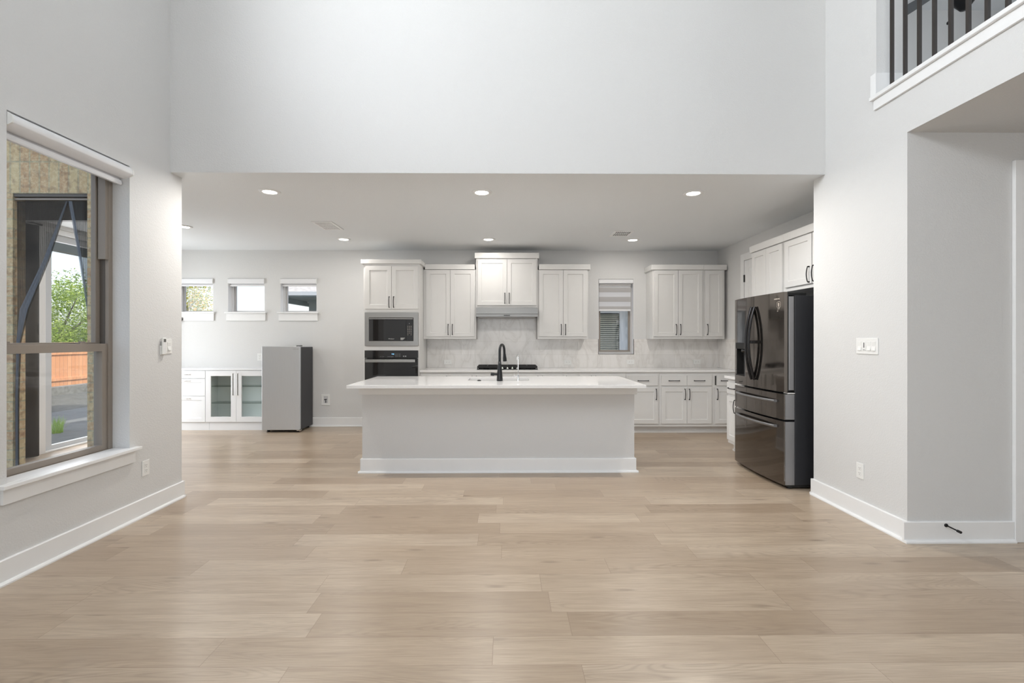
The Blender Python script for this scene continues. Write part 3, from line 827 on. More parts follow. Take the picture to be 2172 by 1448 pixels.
# ------------------------------------------------------------------ windows behind the viewer and above
w = struct_root('window_6', 'upper window high in the left wall', 'window', (XL - 0.2, 1.4, 3.9))
f = MB()
for a in (-0.8, 0.67, 2.14):
    f.box(XL - 0.22, XL - 0.16, a, a + 0.06, 3.90, 5.30)
f.box(XL - 0.22, XL - 0.16, -0.8, 2.2, 3.90, 3.96).box(XL - 0.22, XL - 0.16, -0.8, 2.2, 5.24, 5.30)
wf = obj('window_frame', f, M['bronze'], w)
obj('pane', MB().box(XL - 0.192, XL - 0.188, -0.74, 2.14, 3.96, 5.24), M['glass'], wf)
w = struct_root('window_7', 'tall windows in the wall behind the viewer', 'window', (0, YF - 0.1, 0.7))
f = MB()
for a in (-2.2, -0.75, 0.69, 2.14):
    f.box(a, a + 0.06, YF - 0.14, YF - 0.08, 0.7, 2.5)
f.box(-2.2, 2.2, YF - 0.14, YF - 0.08, 0.7, 0.76).box(-2.2, 2.2, YF - 0.14, YF - 0.08, 2.44, 2.5)
wf = obj('window_frame', f, M['bronze'], w)
obj('pane', MB().box(-2.15, 2.15, YF - 0.112, YF - 0.108, 0.76, 2.44), M['glass'], wf)

w = struct_root('added_loft_window', 'unseen window added in the right wall of the upstairs loft', 'window', (7.05, 1.7, 3.8))  # unseen window, added only as an opening for the loft fill lamp
wf = obj('window_frame', box_with_holes(7.02, 7.08, 0.5, 2.9, 3.8, 5.1, [(0.56, 1.67, 3.86, 5.04), (1.73, 2.84, 3.86, 5.04)], 0), M['bronze'], w)
obj('pane', MB().box(7.048, 7.052, 0.55, 2.85, 3.85, 5.05), M['glass'], wf)
# ------------------------------------------------------------------ doors
d = struct_root('door_1', 'glass patio door in the left wall of the nook', 'door', (XN - 0.1, 6.3, 0))
df = box_with_holes(XN - 0.16, XN - 0.02, 5.53, 7.15, 0.0, 2.70, [(5.66, 7.03, 0.02, 2.64)], 0)
obj('door_frame', df, M['trim'], d, bevel=0.003)
dp = box_with_holes(XN - 0.12, XN - 0.07, 5.6605, 7.0295, 0.0205, 2.6395, [(5.785, 6.91, 0.07, 2.56)], 0)
dpo = obj('door_panel', dp, M['dooralu'], d, bevel=0.002)
obj('pane', MB().box(XN - 0.099, XN - 0.093, 5.78, 6.915, 0.065, 2.565), M['glass'], dpo)
dc = MB().box(XN, XN + 0.016, 7.15, 7.24, 0, 2.74)
obj('door_casing', dc, M['trim'], d, bevel=0.002)

d = struct_root('door_2', 'white pantry door in the kitchen side wall', 'door', (XK, 6.15, 0))
dc = MB()
dc.box(XK - 0.018, XK, 6.53, 6.625, 0, 2.545).box(XK - 0.018, XK, 5.72, 5.815, 0, 2.545).box(XK - 0.018, XK, 5.815, 6.53, 2.45, 2.545)
obj('door_casing', dc, M['trim'], d, bevel=0.003)
obj('door_panel', MB().box(XK - 0.008, XK + 0.0, 5.822, 6.523, 0.01, 2.443).box(XK - 0.012, XK - 0.006, 5.822, 5.93, 0.01, 2.443).box(XK - 0.012, XK - 0.006, 6.415, 6.523, 0.01, 2.443).box(XK - 0.012, XK - 0.006, 5.93, 6.415, 2.33, 2.443), M['trim'], d, bevel=0.002)
for zz in (2.20, 1.25, 0.25):
    obj('hinge', MB().box(XK - 0.022, XK - 0.010, 6.508, 6.534, zz - 0.05, zz + 0.05), M['black'], d)

d = struct_root('door_3', 'white cased door at the end of the hallway', 'door', (3.97, 3.135, 0))
dc = MB()
dc.box(3.402, 3.53, 3.113, 3.135, 0, 2.555).box(4.42, 4.53, 3.113, 3.135, 0, 2.555).box(3.53, 4.42, 3.113, 3.135, 2.44, 2.555)
obj('door_casing', dc, M['trim'], d, bevel=0.003)
obj('door_panel', MB().box(3.535, 4.415, 3.18, 3.22, 0.01, 2.435), M['trim'], d, bevel=0.003)

# screened doorway in the brick wall
struct('head_shade_board', MB().box(-4.745, -3.335, 3.935, 3.985, 2.34, 2.598), M['bronzed'], 'dark taupe board added to darken the head of the screened doorway', 'trim')  # board added here to darken the top of the doorway
struct('trim_3', MB().box(DO[0] + 0.001, DO[1] - 0.001, 3.836, 3.928, 2.506, 2.5295), M['bronzed'], 'dark steel lintel under the soldier bricks', 'trim')
sc = thing('screen_curtain', 'dark mesh screen curtain tied open in the brick doorway', 'curtain', (-3.667, 3.855, 0.0))
obj('curtain_rod', MB().box(DO[0], DO[1], 3.842, 3.866, 2.480, 2.495), M['bronze'], sc, bevel=0.003)
def gather(pts_l, pts_r, y, amp, n):
    """sheet between two poly-edges (top..bottom)"""
    vs = []; fs = []
    m = len(pts_l)
    for i in range(m):
        for k in range(n + 1):
            t = k / n
            x = pts_l[i][0] * (1 - t) + pts_r[i][0] * t
            z = pts_l[i][1] * (1 - t) + pts_r[i][1] * t
            vs.append((x, y + amp * math.sin(t * n * 1.9 + i * 0.7), z))
    for i in range(m - 1):
        for k in range(n):
            a = i * (n + 1) + k
            fs.append((a, a + 1, a + n + 2, a + n + 1))
    return MB().add(vs, fs, True)
zz = [2.474, 2.0, 1.6, 1.33, 0.9, 0.45, 0.0]
xl = [DO[0] + 0.004] * 7
xg = [-3.545, -3.70, -3.86, -3.925, -3.940, -3.940, -3.940]
obj('left_panel', gather(list(zip(xl, zz)), list(zip(xg, zz)), 3.858, 0.003, 14), M['screen'], sc)
xb = [g - (0.012 + 0.06 * min(1, i / 2)) if i < 3 else max(g - 0.03, DO[0] + 0.004) for i, g in enumerate(xg)]
obj('gathered_edge', gather(list(zip(xb, zz)), list(zip(xg, zz)), 3.848, 0.005, 8), M['screend'], sc)
xr_ = [DO[1] - 0.004] * 7
xg2 = [-3.538, -3.455, -3.395, -3.376, -3.376, -3.376, -3.376]
obj('right_panel', gather(list(zip(xg2, zz)), list(zip(xr_, zz)), 3.858, 0.003, 8), M['screen'], sc)
xb2 = [min(g + 0.03, DO[1] - 0.003) for g in xg2]
obj('gathered_edge', gather(list(zip(xg2, zz)), list(zip(xb2, zz)), 3.848, 0.004, 5), M['screend'], sc)

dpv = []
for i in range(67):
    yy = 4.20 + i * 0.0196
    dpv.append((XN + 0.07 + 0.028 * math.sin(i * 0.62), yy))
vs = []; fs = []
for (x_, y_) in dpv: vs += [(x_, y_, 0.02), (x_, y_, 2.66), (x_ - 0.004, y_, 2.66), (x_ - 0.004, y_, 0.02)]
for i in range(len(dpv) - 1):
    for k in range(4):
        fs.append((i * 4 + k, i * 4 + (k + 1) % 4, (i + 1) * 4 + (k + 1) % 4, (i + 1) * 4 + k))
dp_ = thing('wall_shade_sheet', 'dark taupe sheet added for the shade on the nook wall, seen through the screened doorway', 'curtain', (XN + 0.07, 4.8, 0.02))  # added sheet; its dark colour stands in for shade on the nook wall
obj('wall_shade_folds', MB().add(vs, fs, True), M['wall_shade_sheet'], dp_)
obj('wall_shade_rod', MB().tube([(XN + 0.07, 4.15, 2.68), (XN + 0.07, 5.52, 2.68)], 0.012, 10), M['black'], dp_)
# ------------------------------------------------------------------ recessed lights and vents
LP = [(-2.22, 4.455, 'front', 'recessed ceiling light at front left of the kitchen opening'), (-0.227, 4.455, 'front', 'recessed ceiling light at front centre of the kitchen opening'),
      (1.779, 4.46, 'front', 'recessed ceiling light at front right, nearest the refrigerator'), (-3.969, 5.85, 'back', 'recessed ceiling light over the nook, beside the left wall end'),
      (-2.25, 6.565, 'back', 'recessed ceiling light in front of the oven tower, beyond the slotted vent'), (-0.242, 6.55, 'back', 'recessed ceiling light in front of the range hood'),
      (1.772, 6.57, 'back', 'recessed ceiling light beside the dark-slotted ceiling vent')]
for x, y, k, lab in LP:
    t = thing('recessed_light', lab, 'ceiling light', (x, y, ZC), group='recessed kitchen lights')
    obj('trim_ring', MB().lathe([(0.062, -0.006), (0.070, -0.010), (0.092, -0.006), (0.096, 0.0), (0.062, 0.0), (0.062, -0.006)], x, y, n=32, base=ZC), M['trim'], t)
    obj('lens', MB().disc(x, y, ZC - 0.004, 0.062, 32), M['lamp'], t)
    s = lamp('led_beam', 'AREA', (0, 0, -0.012), (0, 0, 0), 5.0 if k == 'back' else 16, (1.0, 0.96, 0.91), shape='DISK', size=0.12)
    s.parent = t

def vent(loc, lab, dark, sx, sy, nb, nrow):
    t = thing('ceiling_vent', lab, 'vent', loc, group='ceiling vents')
    x, y, z = loc
    f = MB()
    e = 0.03
    f.box(x - sx, x + sx, y - sy, y - sy + e, z - 0.008, z).box(x - sx, x + sx, y + sy - e, y + sy, z - 0.008, z)
    f.box(x - sx, x - sx + e, y - sy + e, y + sy - e, z - 0.008, z).box(x + sx - e, x + sx, y - sy + e, y + sy - e, z - 0.008, z)
    obj('frame', f, M['trim'], t, bevel=0.002)
    obj('backing', MB().box(x - sx + e, x + sx - e, y - sy + e, y + sy - e, z - 0.002, z - 0.001), M['rubber'] if dark else M['blindg'], t)
    v = MB()
    wdt = (2 * sx - 2 * e) / nb
    for i in range(nb + 1):
        xx = x - sx + e + i * wdt
        v.box(xx - wdt * 0.22, xx + wdt * 0.22, y - sy + e, y + sy - e, z - 0.007, z - 0.002)
    for r in range(1, nrow):
        yy = y - sy + e + r * (2 * sy - 2 * e) / nrow
        v.box(x - sx + e, x + sx - e, yy - 0.006, yy + 0.006, z - 0.0075, z - 0.002)
    obj('louvre', v, M['trim'], t)
vent((-2.175, 5.785, ZC), 'white slotted ceiling vent left of centre', False, 0.125, 0.205, 10, 3)
vent((1.52, 6.175, ZC), 'ceiling vent with dark slots in front of kitchen window', True, 0.128, 0.155, 8, 2)

# ------------------------------------------------------------------ cabinets
def pull(parent, horizontal, cx, cz, L=0.15, mat=None, out=0.030, r=0.0048, y0=-0.02, name='handle'):
    """bow pull on a front whose face is at local y = y0"""
    pts = []
    n = 10
    for i in range(n + 1):
        t = i / n
        s = -L / 2 + L * t
        o = out * (0.62 + 0.38 * math.sin(PI * t))
        pts.append((s, o))
    path = [(-L / 2, 0.0)] + pts + [(L / 2, 0.0)]
    P = [((cx + a, y0 - o, cz) if horizontal else (cx, y0 - o, cz + a)) for a, o in path]
    mb = MB().tube(P, r, 8)
    for s in (-L / 2, L / 2):
        a = (cx + s, y0, cz) if horizontal else (cx, y0, cz + s)
        b = (a[0], y0 - 0.012, a[2])
        mb.tube([a, b], r * 1.5, 8)
    return obj(name, mb, mat or M['black'], parent, local=True)

def shaker(parent, x0, x1, z0, z1, mat, rail=0.060, name='door', top=None, y1=-0.0012):
    y0 = y1 - 0.019
    yp = y1 - 0.009
    mb = MB()
    vs = []; fs = []
    t = top or rail
    o = [(x0, z0), (x1, z0), (x1, z1), (x0, z1)]
    i = [(x0 + rail, z0 + rail), (x1 - rail, z0 + rail), (x1 - rail, z1 - t), (x0 + rail, z1 - t)]
    j = [(p[0] + (0.004 if k in (0, 3) else -0.004), p[1] + (0.004 if k in (0, 1) else -0.004)) for k, p in enumerate(i)]
    for (pts, yy) in ((o, y1), (o, y0), (i, y0), (j, yp)):
        vs += [(p[0], yy, p[1]) for p in pts]
    for a in range(3):
        for k in range(4):
            k2 = (k + 1) % 4
            fs.append((a * 4 + k, a * 4 + k2, (a + 1) * 4 + k2, (a + 1) * 4 + k))
    fs.append((12, 13, 14, 15)); fs.append((3, 2, 1, 0))
    mb.add(vs, fs)
    return obj(name, mb, mat, parent, local=True, bevel=0.0012)

def slab(parent, x0, x1, z0, z1, mat, name='drawer', y1=-0.0012):
    return obj(name, MB().box(x0, x1, y1 - 0.019, y1, z0, z1), mat, parent, local=True, bevel=0.002)

G_UP = 'wall cabinets with warm white shaker doors'
G_BASE = 'warm white base cabinets under the counters'

def upper(label, x0, x1, z0, z1, yf, doors, crown=None, rotz=0.0, loc=None, group=G_UP, depth=None, skip_crown_left=True):
    """doors: list of (xa, xb, za, zb, handle side 'l'/'r'/None, handle bottom z) in world x"""
    L = loc or (x0, yf, z0)
    t = thing('wall_cabinet', label, 'cabinet', L, rotz, group)
    w = x1 - x0; h = z1 - z0
    dp = depth if depth else YB - yf - 0.001
    obj('carcass', MB().box(0, w, 0, dp, 0, h), M['cab'], t, local=True, bevel=0.001)
    for (xa, xb, za, zb, side, hz) in doors:
        d = shaker(t, xa - x0, xb - x0, za - z0, zb - z0, M['cab'])
        if side == 'r': pull(d, False, xb - x0 - 0.030, hz - z0)
        elif side == 'l': pull(d, False, xa - x0 + 0.030, hz - z0)
    if crown:
        ca, cb, c0, c1, pr = crown       # world x range, z range, projection
        mb = MB()
        mb.box(ca - x0, cb - x0, -pr, dp, c0 - z0, c1 - z0)
        obj('crown_rail', mb, M['cab'], t, local=True, bevel=0.003)
    return t

# oven tower
tw = thing('oven_tower_cabinet', 'tall warm white oven tower at the left end of the kitchen', 'cabinet', (-2.03, 6.74, 0))
TX0, TX1 = -2.030, -1.232
tc = solid_grid([TX0, -1.985, -1.262, TX1], [6.74, 7.30, 7.379], [0.10, 0.42, 1.185, 1.275, 1.722, 2.43],
                lambda x, y, z: not (y < 7.30 and -1.985 < x < -1.262 and (0.42 < z < 1.185 or 1.275 < z < 1.722)))
obj('carcass', tc, M['cab'], tw, bevel=0.001)
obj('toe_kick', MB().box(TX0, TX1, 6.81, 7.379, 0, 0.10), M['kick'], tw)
obj('crown_rail', MB().box(TX0 - 0.03, TX1 + 0.028, 6.71, 7.379, 2.43, 2.490), M['cab'], tw, bevel=0.003)
def loc_door(t, base, xa, xb, za, zb, side, hz):
    d = shaker(t, xa - base[0], xb - base[0], za - base[2], zb - base[2], M['cab'])
    if side == 'r': pull(d, False, xb - base[0] - 0.030, hz - base[2])
    if side == 'l': pull(d, False, xa - base[0] + 0.030, hz - base[2])
    return d
loc_door(tw, (-2.03, 6.74, 0), -2.000, -1.6285, 1.787, 2.398, 'r', 1.885)
loc_door(tw, (-2.03, 6.74, 0), -1.6245, -1.250, 1.787, 2.398, 'l', 1.885)
dr = slab(tw, 0.03, 0.775, 0.12, 0.40, M['cab'])
pull(dr, True, 0.40, 0.30)

# microwave
mw = thing('microwave', 'built-in steel-trimmed microwave above the wall oven', 'microwave', (-1.624, 6.74, 1.262))
tk = box_with_holes(-2.005, -1.245, 6.716, 6.7385, 1.262, 1.738, [(-1.945, -1.315, 1.331, 1.662)], 1)
obj('trim_kit', tk, M['steel'], mw, bevel=0.003)
obj('body', MB().box(-1.944, -1.316, 6.728, 7.15, 1.332, 1.661), M['rubber'], mw)
md = obj('door', MB().box(-1.943, -1.420, 6.720, 6.728, 1.334, 1.636), M['bglass'], mw, bevel=0.001)
obj('handle', MB().box(-1.940, -1.320, 6.708, 6.722, 1.640, 1.655), M['steel'], mw, bevel=0.002)
cp = obj('control_panel', MB().box(-1.4175, -1.317, 6.720, 6.728, 1.334, 1.636), M['bglass'], mw, bevel=0.001)
for r in range(6):
    for c in range(3):
        if r == 5 and c == 1: continue
        xx = -1.393 + c * 0.023; z2 = 1.540 - r * 0.024
        obj('key', MB().box(xx - 0.004, xx + 0.004, 6.7194, 6.7200, z2 - 0.0035, z2 + 0.0035), M['printg'], cp)
obj('indicator', MB().box(-1.377, -1.369, 6.7194, 6.7200, 1.576, 1.583), M['print'], cp)
text_mesh('logo', 'Whirlpool', 0.020, M['print'], md, (-0.006, 6.7196 - 6.74, 1.362 - 1.262))
lg = MB()
for r, wd in enumerate((0.062, 0.045, 0.050, 0.035)):
    zt = 1.373 - r * 0.0085
    lg.box(-1.498, -1.498 + wd, 6.7196, 6.7200, zt - 0.0022 if r else zt - 0.004, zt + 0.0022 if r else zt + 0.004)
obj('door_print', lg, M['print'], md)

# oven
ov = thing('wall_oven', 'black glass wall oven with steel handle in the tower', 'oven', (-1.624, 6.74, 0.44))
obj('body', MB().box(-1.975, -1.272, 6.728, 7.28, 0.44, 1.175), M['rubber'], ov)
pn = obj('control_panel', MB().box(-2.006, -1.248, 6.714, 6.7385, 1.090, 1.198), M['bglass'], ov, bevel=0.002)
od = obj('door', MB().box(-2.004, -1.250, 6.712, 6.7385, 0.43, 1.084), M['bglass'], ov, bevel=0.002)
hb = MB().box(-1.984, -1.281, 6.668, 6.682, 1.030, 1.070)
for xx in (-1.95, -1.315):
    hb.box(xx - 0.012, xx + 0.012, 6.682, 6.712, 1.042, 1.060)
obj('handle', hb, M['steel'], od, bevel=0.003)
obj('display', MB().box(-1.665, -1.585, 6.7132, 6.714, 1.130, 1.172), M['bglass'], pn)
text_mesh('clock', '1:16', 0.022, M['clock'], pn, (0.018, 6.7128 - 6.74, 1.146 - 0.44))
def okey(xx, z2, w, h):
    obj('key', MB().box(xx - w, xx + w, 6.7132, 6.714, z2 - h, z2 + h), M['printd'], pn)
for xx in (-1.782, -1.760, -1.738): okey(xx, 1.1095, 0.004, 0.0025)
for xx in (-1.672, -1.650, -1.628, -1.606): okey(xx, 1.109, 0.005, 0.003)
for c in range(3):
    for r in range(4): okey(-1.560 + c * 0.027, 1.110 + r * 0.013, 0.003, 0.003)
for xx in (-1.452, -1.424): okey(xx, 1.115, 0.009, 0.007)


YU = 7.05
upper('two-door wall cabinet between the oven tower and range hood cabinet', -1.229, -0.4445, 1.360, 2.395, YU,
      [(-1.187, -0.8295, 1.397, 2.388, 'r', 1.502), (-0.8255, -0.468, 1.397, 2.388, 'l', 1.502)], (-1.204, -0.4635, 2.396, 2.472, 0.026))
upper('raised wall cabinet over the steel range hood', -0.4435, 0.4735, 1.820, 2.556, 7.02,
      [(-0.421, 0.0145, 1.860, 2.545, 'r', 1.965), (0.0185, 0.452, 1.860, 2.545, 'l', 1.965)], (-0.4625, 0.4925, 2.557, 2.640, 0.028))
upper('two-door wall cabinet between the range hood and kitchen window', 0.4745, 1.231, 1.360, 2.395, YU,
      [(0.494, 0.8555, 1.397, 2.388, 'r', 1.502), (0.8595, 1.215, 1.397, 2.388, 'l', 1.502)], (0.4935, 1.262, 2.396, 2.476, 0.026))
upper('two-door wall cabinet right of the kitchen window', 2.200, 2.9615, 1.360, 2.395, YU,
      [(2.217, 2.578, 1.397, 2.388, 'r', 1.502), (2.582, 2.942, 1.397, 2.388, 'l', 1.502)], (2.172, 2.9615, 2.396, 2.472, 0.026))
upper('narrow single-door wall cabinet in the right corner', 2.9625, 3.285, 1.360, 2.395, YU,
      [(2.987, 3.251, 1.397, 2.388, 'l', 1.502)], (2.9625, 3.312, 2.396, 2.472, 0.026))
# on the right wall, facing left: local x runs towards the viewer, local -y into the room
XF = 2.975
def upper_r(label, ya, yb, z0, z1, doors, crown):
    t = thing('wall_cabinet', label, 'cabinet', (XF, yb, z0), -PI / 2, G_UP)
    w = yb - ya; dp = XK - XF - 0.001
    obj('carcass', MB().box(0, w, 0, dp, 0, z1 - z0), M['cab'], t, local=True, bevel=0.001)
    for (a, b, za, zb, side, hz) in doors:
        xa, xb = yb - b, yb - a
        d = shaker(t, xa, xb, za - z0, zb - z0, M['cab'])
        if side == 'r': pull(d, False, xb - 0.030, hz - z0)
        if side == 'l': pull(d, False, xa + 0.030, hz - z0)
    a, b, c0, c1 = crown
    obj('crown_rail', MB().box(yb - b, yb - a, -0.024, dp, c0 - z0, c1 - z0), M['cab'], t, local=True, bevel=0.003)
    return t
upper_r('two-door wall cabinet behind the refrigerator, beside the pantry door', 4.9905, 5.655, 1.37, 2.395,
        [(5.330, 5.635, 1.40, 2.385, 'r', 1.50), (5.018, 5.326, 1.40, 2.385, 'l', 1.50)], (4.9905, 5.68, 2.396, 2.475))
upper_r('wall cabinet directly above the refrigerator', 4.10, 4.9895, 1.86, 2.395,
        [(4.532, 4.968, 1.90, 2.385, 'r', 1.99), (4.13, 4.515, 1.90, 2.385, 'l', 1.99)], (4.10, 4.9895, 2.396, 2.475))

# base run
YBF = 6.772
def base_cab(label, x0, x1, fronts, loc=None, rotz=0.0, depth=None, h=0.883, cut=None):
    L = loc or (x0, YBF, 0)
    t = thing('base_cabinet', label, 'cabinet', L, rotz, G_BASE)
    w = x1 - x0
    dp = depth or YB - YBF - 0.001
    top = h - (cut or 0)
    obj('carcass', MB().box(0, w, 0, dp, 0.10, top), M['cab'], t, local=True, bevel=0.001)
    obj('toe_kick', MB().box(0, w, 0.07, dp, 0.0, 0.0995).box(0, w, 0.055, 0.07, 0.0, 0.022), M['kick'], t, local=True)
    for (k, a, b, za, zb, hk) in fronts:
        xa, xb = a - x0, b - x0
        p = shaker(t, xa, xb, za, zb, M['cab']) if k == 'door' else slab(t, xa, xb, za, zb, M['cab'])
        if hk == 'h': pull(p, True, (xa + xb) / 2, (za + zb) / 2 - 0.002)
        elif hk == 'r': pull(p, False, xb - 0.030, 0.565 if zb < 0.7 else zb - 0.085)
        elif hk == 'l': pull(p, False, xa + 0.030, 0.565 if zb < 0.7 else zb - 0.085)
        elif isinstance(hk, tuple): pull(p, False, hk[0] - x0, hk[1])
    return t
DT = 0.838
base_cab('single-door base cabinet beside the oven tower', -1.229, -0.805, [('door', -1.205, -0.815, 0.14, DT, 'r')])
base_cab('two-door base cabinet left of the cooktop', -0.804, -0.101, [('door', -0.790, -0.4545, 0.14, DT, 'r'), ('door', -0.4505, -0.115, 0.14, DT, 'l')], cut=0.0)
base_cab('two-door base cabinet below the cooktop', -0.100, 0.825, [('door', -0.085, 0.489, 0.14, DT, 'r'), ('door', 0.493, 0.815, 0.14, DT, 'l')])
base_cab('single-door base cabinet right of the cooktop', 0.826, 1.05, [('door', 0.838, 1.040, 0.14, DT, 'l')])
base_cab('two-door base cabinet below the kitchen window', 1.051, 1.727, [('door', 1.065, 1.255, 0.14, DT, 'r'), ('door', 1.259, 1.715, 0.14, DT, 'l')])
base_cab('base cabinet with one drawer just right of the island', 1.728, 2.212, [('drawer', 1.757, 2.188, 0.690, 0.835, 'h'), ('door', 1.757, 2.188, 0.142, 0.662, 'r')])
base_cab('base cabinet with two drawers and two doors', 2.213, 2.985, [('drawer', 2.235, 2.602, 0.690, 0.835, 'h'), ('drawer', 2.606, 2.961, 0.690, 0.835, 'h'),
         ('door', 2.235, 2.602, 0.142, 0.662, 'r'), ('door', 2.606, 2.961, 0.142, 0.662, 'l')])
cc = base_cab('corner base cabinet at the right end of the back counter', 2.986, 3.329, [('drawer', 3.034, 3.310, 0.690, 0.835, 'h'), ('door', 3.010, 3.310, 0.142, 0.662, 'l')])
obj('recess_shade_strip', MB().box(0.030, 0.040, -0.012, -0.0005, 0.697, 0.828), M['rubber'], cc, local=True)  # solid black strip standing in for the shaded recess beside the drawer
# short run beside the refrigerator
rb = base_cab('base cabinet beside the refrigerator facing the island', 0.0, 0.545, [('drawer', 0.012, 0.262, 0.700, 0.840, 'h'), ('drawer', 0.283, 0.533, 0.700, 0.840, 'h'), ('door', 0.012, 0.262, 0.142, 0.672, 'r'), ('door', 0.283, 0.533, 0.142, 0.672, 'l')],
              loc=(2.715, 5.735, 0), rotz=-PI / 2, depth=XK - 2.716)
ct2 = obj('countertop', MB().box(2.672, XK - 0.001, 5.185, 5.742, 0.8835, 0.914), M['quartz'], bevel=0.002)
tag(ct2, 'short white countertop beside the refrigerator', 'countertop')
ct = obj('countertop', MB().box(-1.229, XK - 0.001, 6.742, YB - 0.001, 0.8835, 0.914), M['quartz'], bevel=0.002)
tag(ct, 'long white countertop along the back wall under the backsplash', 'countertop')

# backsplash
bs = solid_grid([-1.229, -0.4435, 0.4735, W5[0] - 0.004, W5[1] + 0.004, XK - 0.001], [YB - 0.010, YB - 0.0005], [0.9145, W5[2] - 0.004, 1.3595, 1.70],
                lambda x, y, z: not (W5[0] - 0.004 < x < W5[1] + 0.004 and z > W5[2] - 0.004) and (z < 1.3595 or -0.4435 < x < 0.4735))
bsr = thing('backsplash', 'marble tile backsplash behind the cooktop and counter', 'backsplash', (0, YB - 0.005, 0.9145))
obj('back_tiles', bs, M['tile'], bsr)
obj('side_tiles', MB().box(XK - 0.010, XK - 0.0008, 6.73, YB - 0.0105, 0.9145, 1.3595), M['tile'], bsr)

# range hood
rh = thing('range_hood', 'stainless steel range hood under the raised cabinet', 'range hood', (0.015, 6.95, 1.68))
obj('hood_body', MB().prism([(6.90, 1.818), (YB - 0.012, 1.818), (YB - 0.012, 1.702), (6.90, 1.728)], 0, -0.436, 0.466), M['hood'], rh, bevel=0.002)
obj('hood_lip', MB().prism([(6.902, 1.727), (7.32, 1.715), (7.32, 1.690), (6.905, 1.684)], 0, -0.434, 0.464), M['hood'], rh, bevel=0.002)
hbm = MB()
for i in range(5): hbm.box(-0.028 + i * 0.018, -0.014 + i * 0.018, 6.897, 6.904, 1.698, 1.712)
obj('button', hbm, M['rubber'], rh)
obj('grease_filter', MB().box(-0.40, 0.43, 6.95, 7.28, 1.676, 1.6895), M['vinylg'], rh)

# cooktop
ck = thing('gas_cooktop', 'black gas cooktop on the back counter under the hood', 'cooktop', (0.02, 7.08, 0.914))
CX0, CX1 = -0.432, 0.478
obj('tray', MB().box(CX0 + 0.01, CX1 - 0.01, 6.83, 7.33, 0.9143, 0.922), M['bglass'], ck, bevel=0.003)
for i in range(3):
    a = CX0 + 0.012 + i * (CX1 - CX0 - 0.024) / 3; b = a + (CX1 - CX0 - 0.024) / 3 - 0.004
    g = MB()
    for yy in (6.91, 7.02, 7.13, 7.24, 7.31):
        g.box(a, b, yy - 0.006, yy + 0.006, 0.934, 0.964)
    for xx in (a + 0.006, (a + b) / 2, b - 0.006):
        g.box(xx - 0.006, xx + 0.006, 6.905, 7.315, 0.9345, 0.9635)
    for xx in (a + 0.006, b - 0.006):
        for yy in (6.912, 7.31):
            g.box(xx - 0.007, xx + 0.007, yy - 0.007, yy + 0.007, 0.922, 0.936)
    obj('grate', g, M['iron'], ck, bevel=0.002)
for i, (bx, by) in enumerate(((-0.29, 7.0), (-0.29, 7.22), (0.022, 7.13), (0.335, 7.0), (0.335, 7.22))):
    obj('burner', MB().lathe([(0.0, 0.018), (0.035, 0.018), (0.04, 0.010), (0.055, 0.010), (0.055, 0.0), (0.0, 0.0)], bx, by, base=0.922), M['iron'], ck)
for kx in (-0.05, 0.022, 0.093, 0.165):
    obj('knob', MB().lathe([(0.0, 0.030), (0.010, 0.030), (0.012, 0.012), (0.019, 0.006), (0.019, 0.0), (0.0, 0.0)], kx, 6.865, n=18, base=0.922), M['chrome'], ck)

# ------------------------------------------------------------------ island
IX0, IX1, IY0, IY1 = -1.462, 1.315, 4.815, 5.640
isl = thing('kitchen_island', 'wide greige kitchen island base in the middle of the room', 'island', (-0.07, 5.2, 0))
body = solid_grid([IX0, IX0 + 0.10, IX1 - 0.10, IX1], [IY0, IY0 + 0.10, IY1 - 0.06, IY1], [0, 0.12, 0.8795],
                  lambda x, y, z: not (IX0 + 0.10 < x < IX1 - 0.10 and IY0 + 0.10 < y < IY1 - 0.06 and z > 0.12))
obj('base_wall', body, M['wall_smooth'], isl)
ap = solid_grid([IX0 - 0.030, IX0, IX1, IX1 + 0.022], [IY0 - 0.024, IY0, IY1], [0.795, 0.8795], lambda x, y, z: not (IX0 < x < IX1 and y > IY0))
obj('apron_board', ap, M['cab'], isl, bevel=0.002)
bb = MB()
prof = [(0, 0), (BT, 0), (BT, BH), (BT - 0.003, BH + 0.005), (0, BH + 0.005)]
bb.prism([(IY0 - p[0], p[1]) for p in prof], 0, IX0 - BT, IX1 + BT)
bb.prism([(IX0 - p[0], p[1]) for p in prof], 1, IY0 + 0.0005, IY1)
bb.prism([(IX1 + p[0], p[1]) for p in prof], 1, IY0 + 0.0005, IY1)
obj('baseboard', bb, M['trim'], isl)
sm = MB()
shoe = [(BT, 0.0), (BT + 0.019, 0.0), (BT + 0.019, 0.009), (BT + 0.014, 0.016), (BT + 0.006, 0.020), (BT, 0.020)]
sm.prism([(IY0 - p[0], p[1]) for p in shoe], 0, IX0 - BT - 0.019, IX1 + BT + 0.019)
sm.prism([(IX0 - p[0], p[1]) for p in shoe], 1, IY0 - BT, IY1)
sm.prism([(IX1 + p[0], p[1]) for p in shoe], 1, IY0 - BT, IY1)
obj('shoe_moulding', sm, M['trim'], isl)
SK = (-0.415, 0.255, 5.110, 5.470)
it = obj('countertop', box_with_holes(-1.543, 1.367, 4.575, 5.690, 0.880, 0.9115, [SK], 2), M['quartz'], bevel=0.002)
tag(it, 'white quartz countertop on the kitchen island', 'countertop')
sk = thing('sink', 'undermount sink in the island countertop', 'sink', (-0.08, 5.29, 0.66))
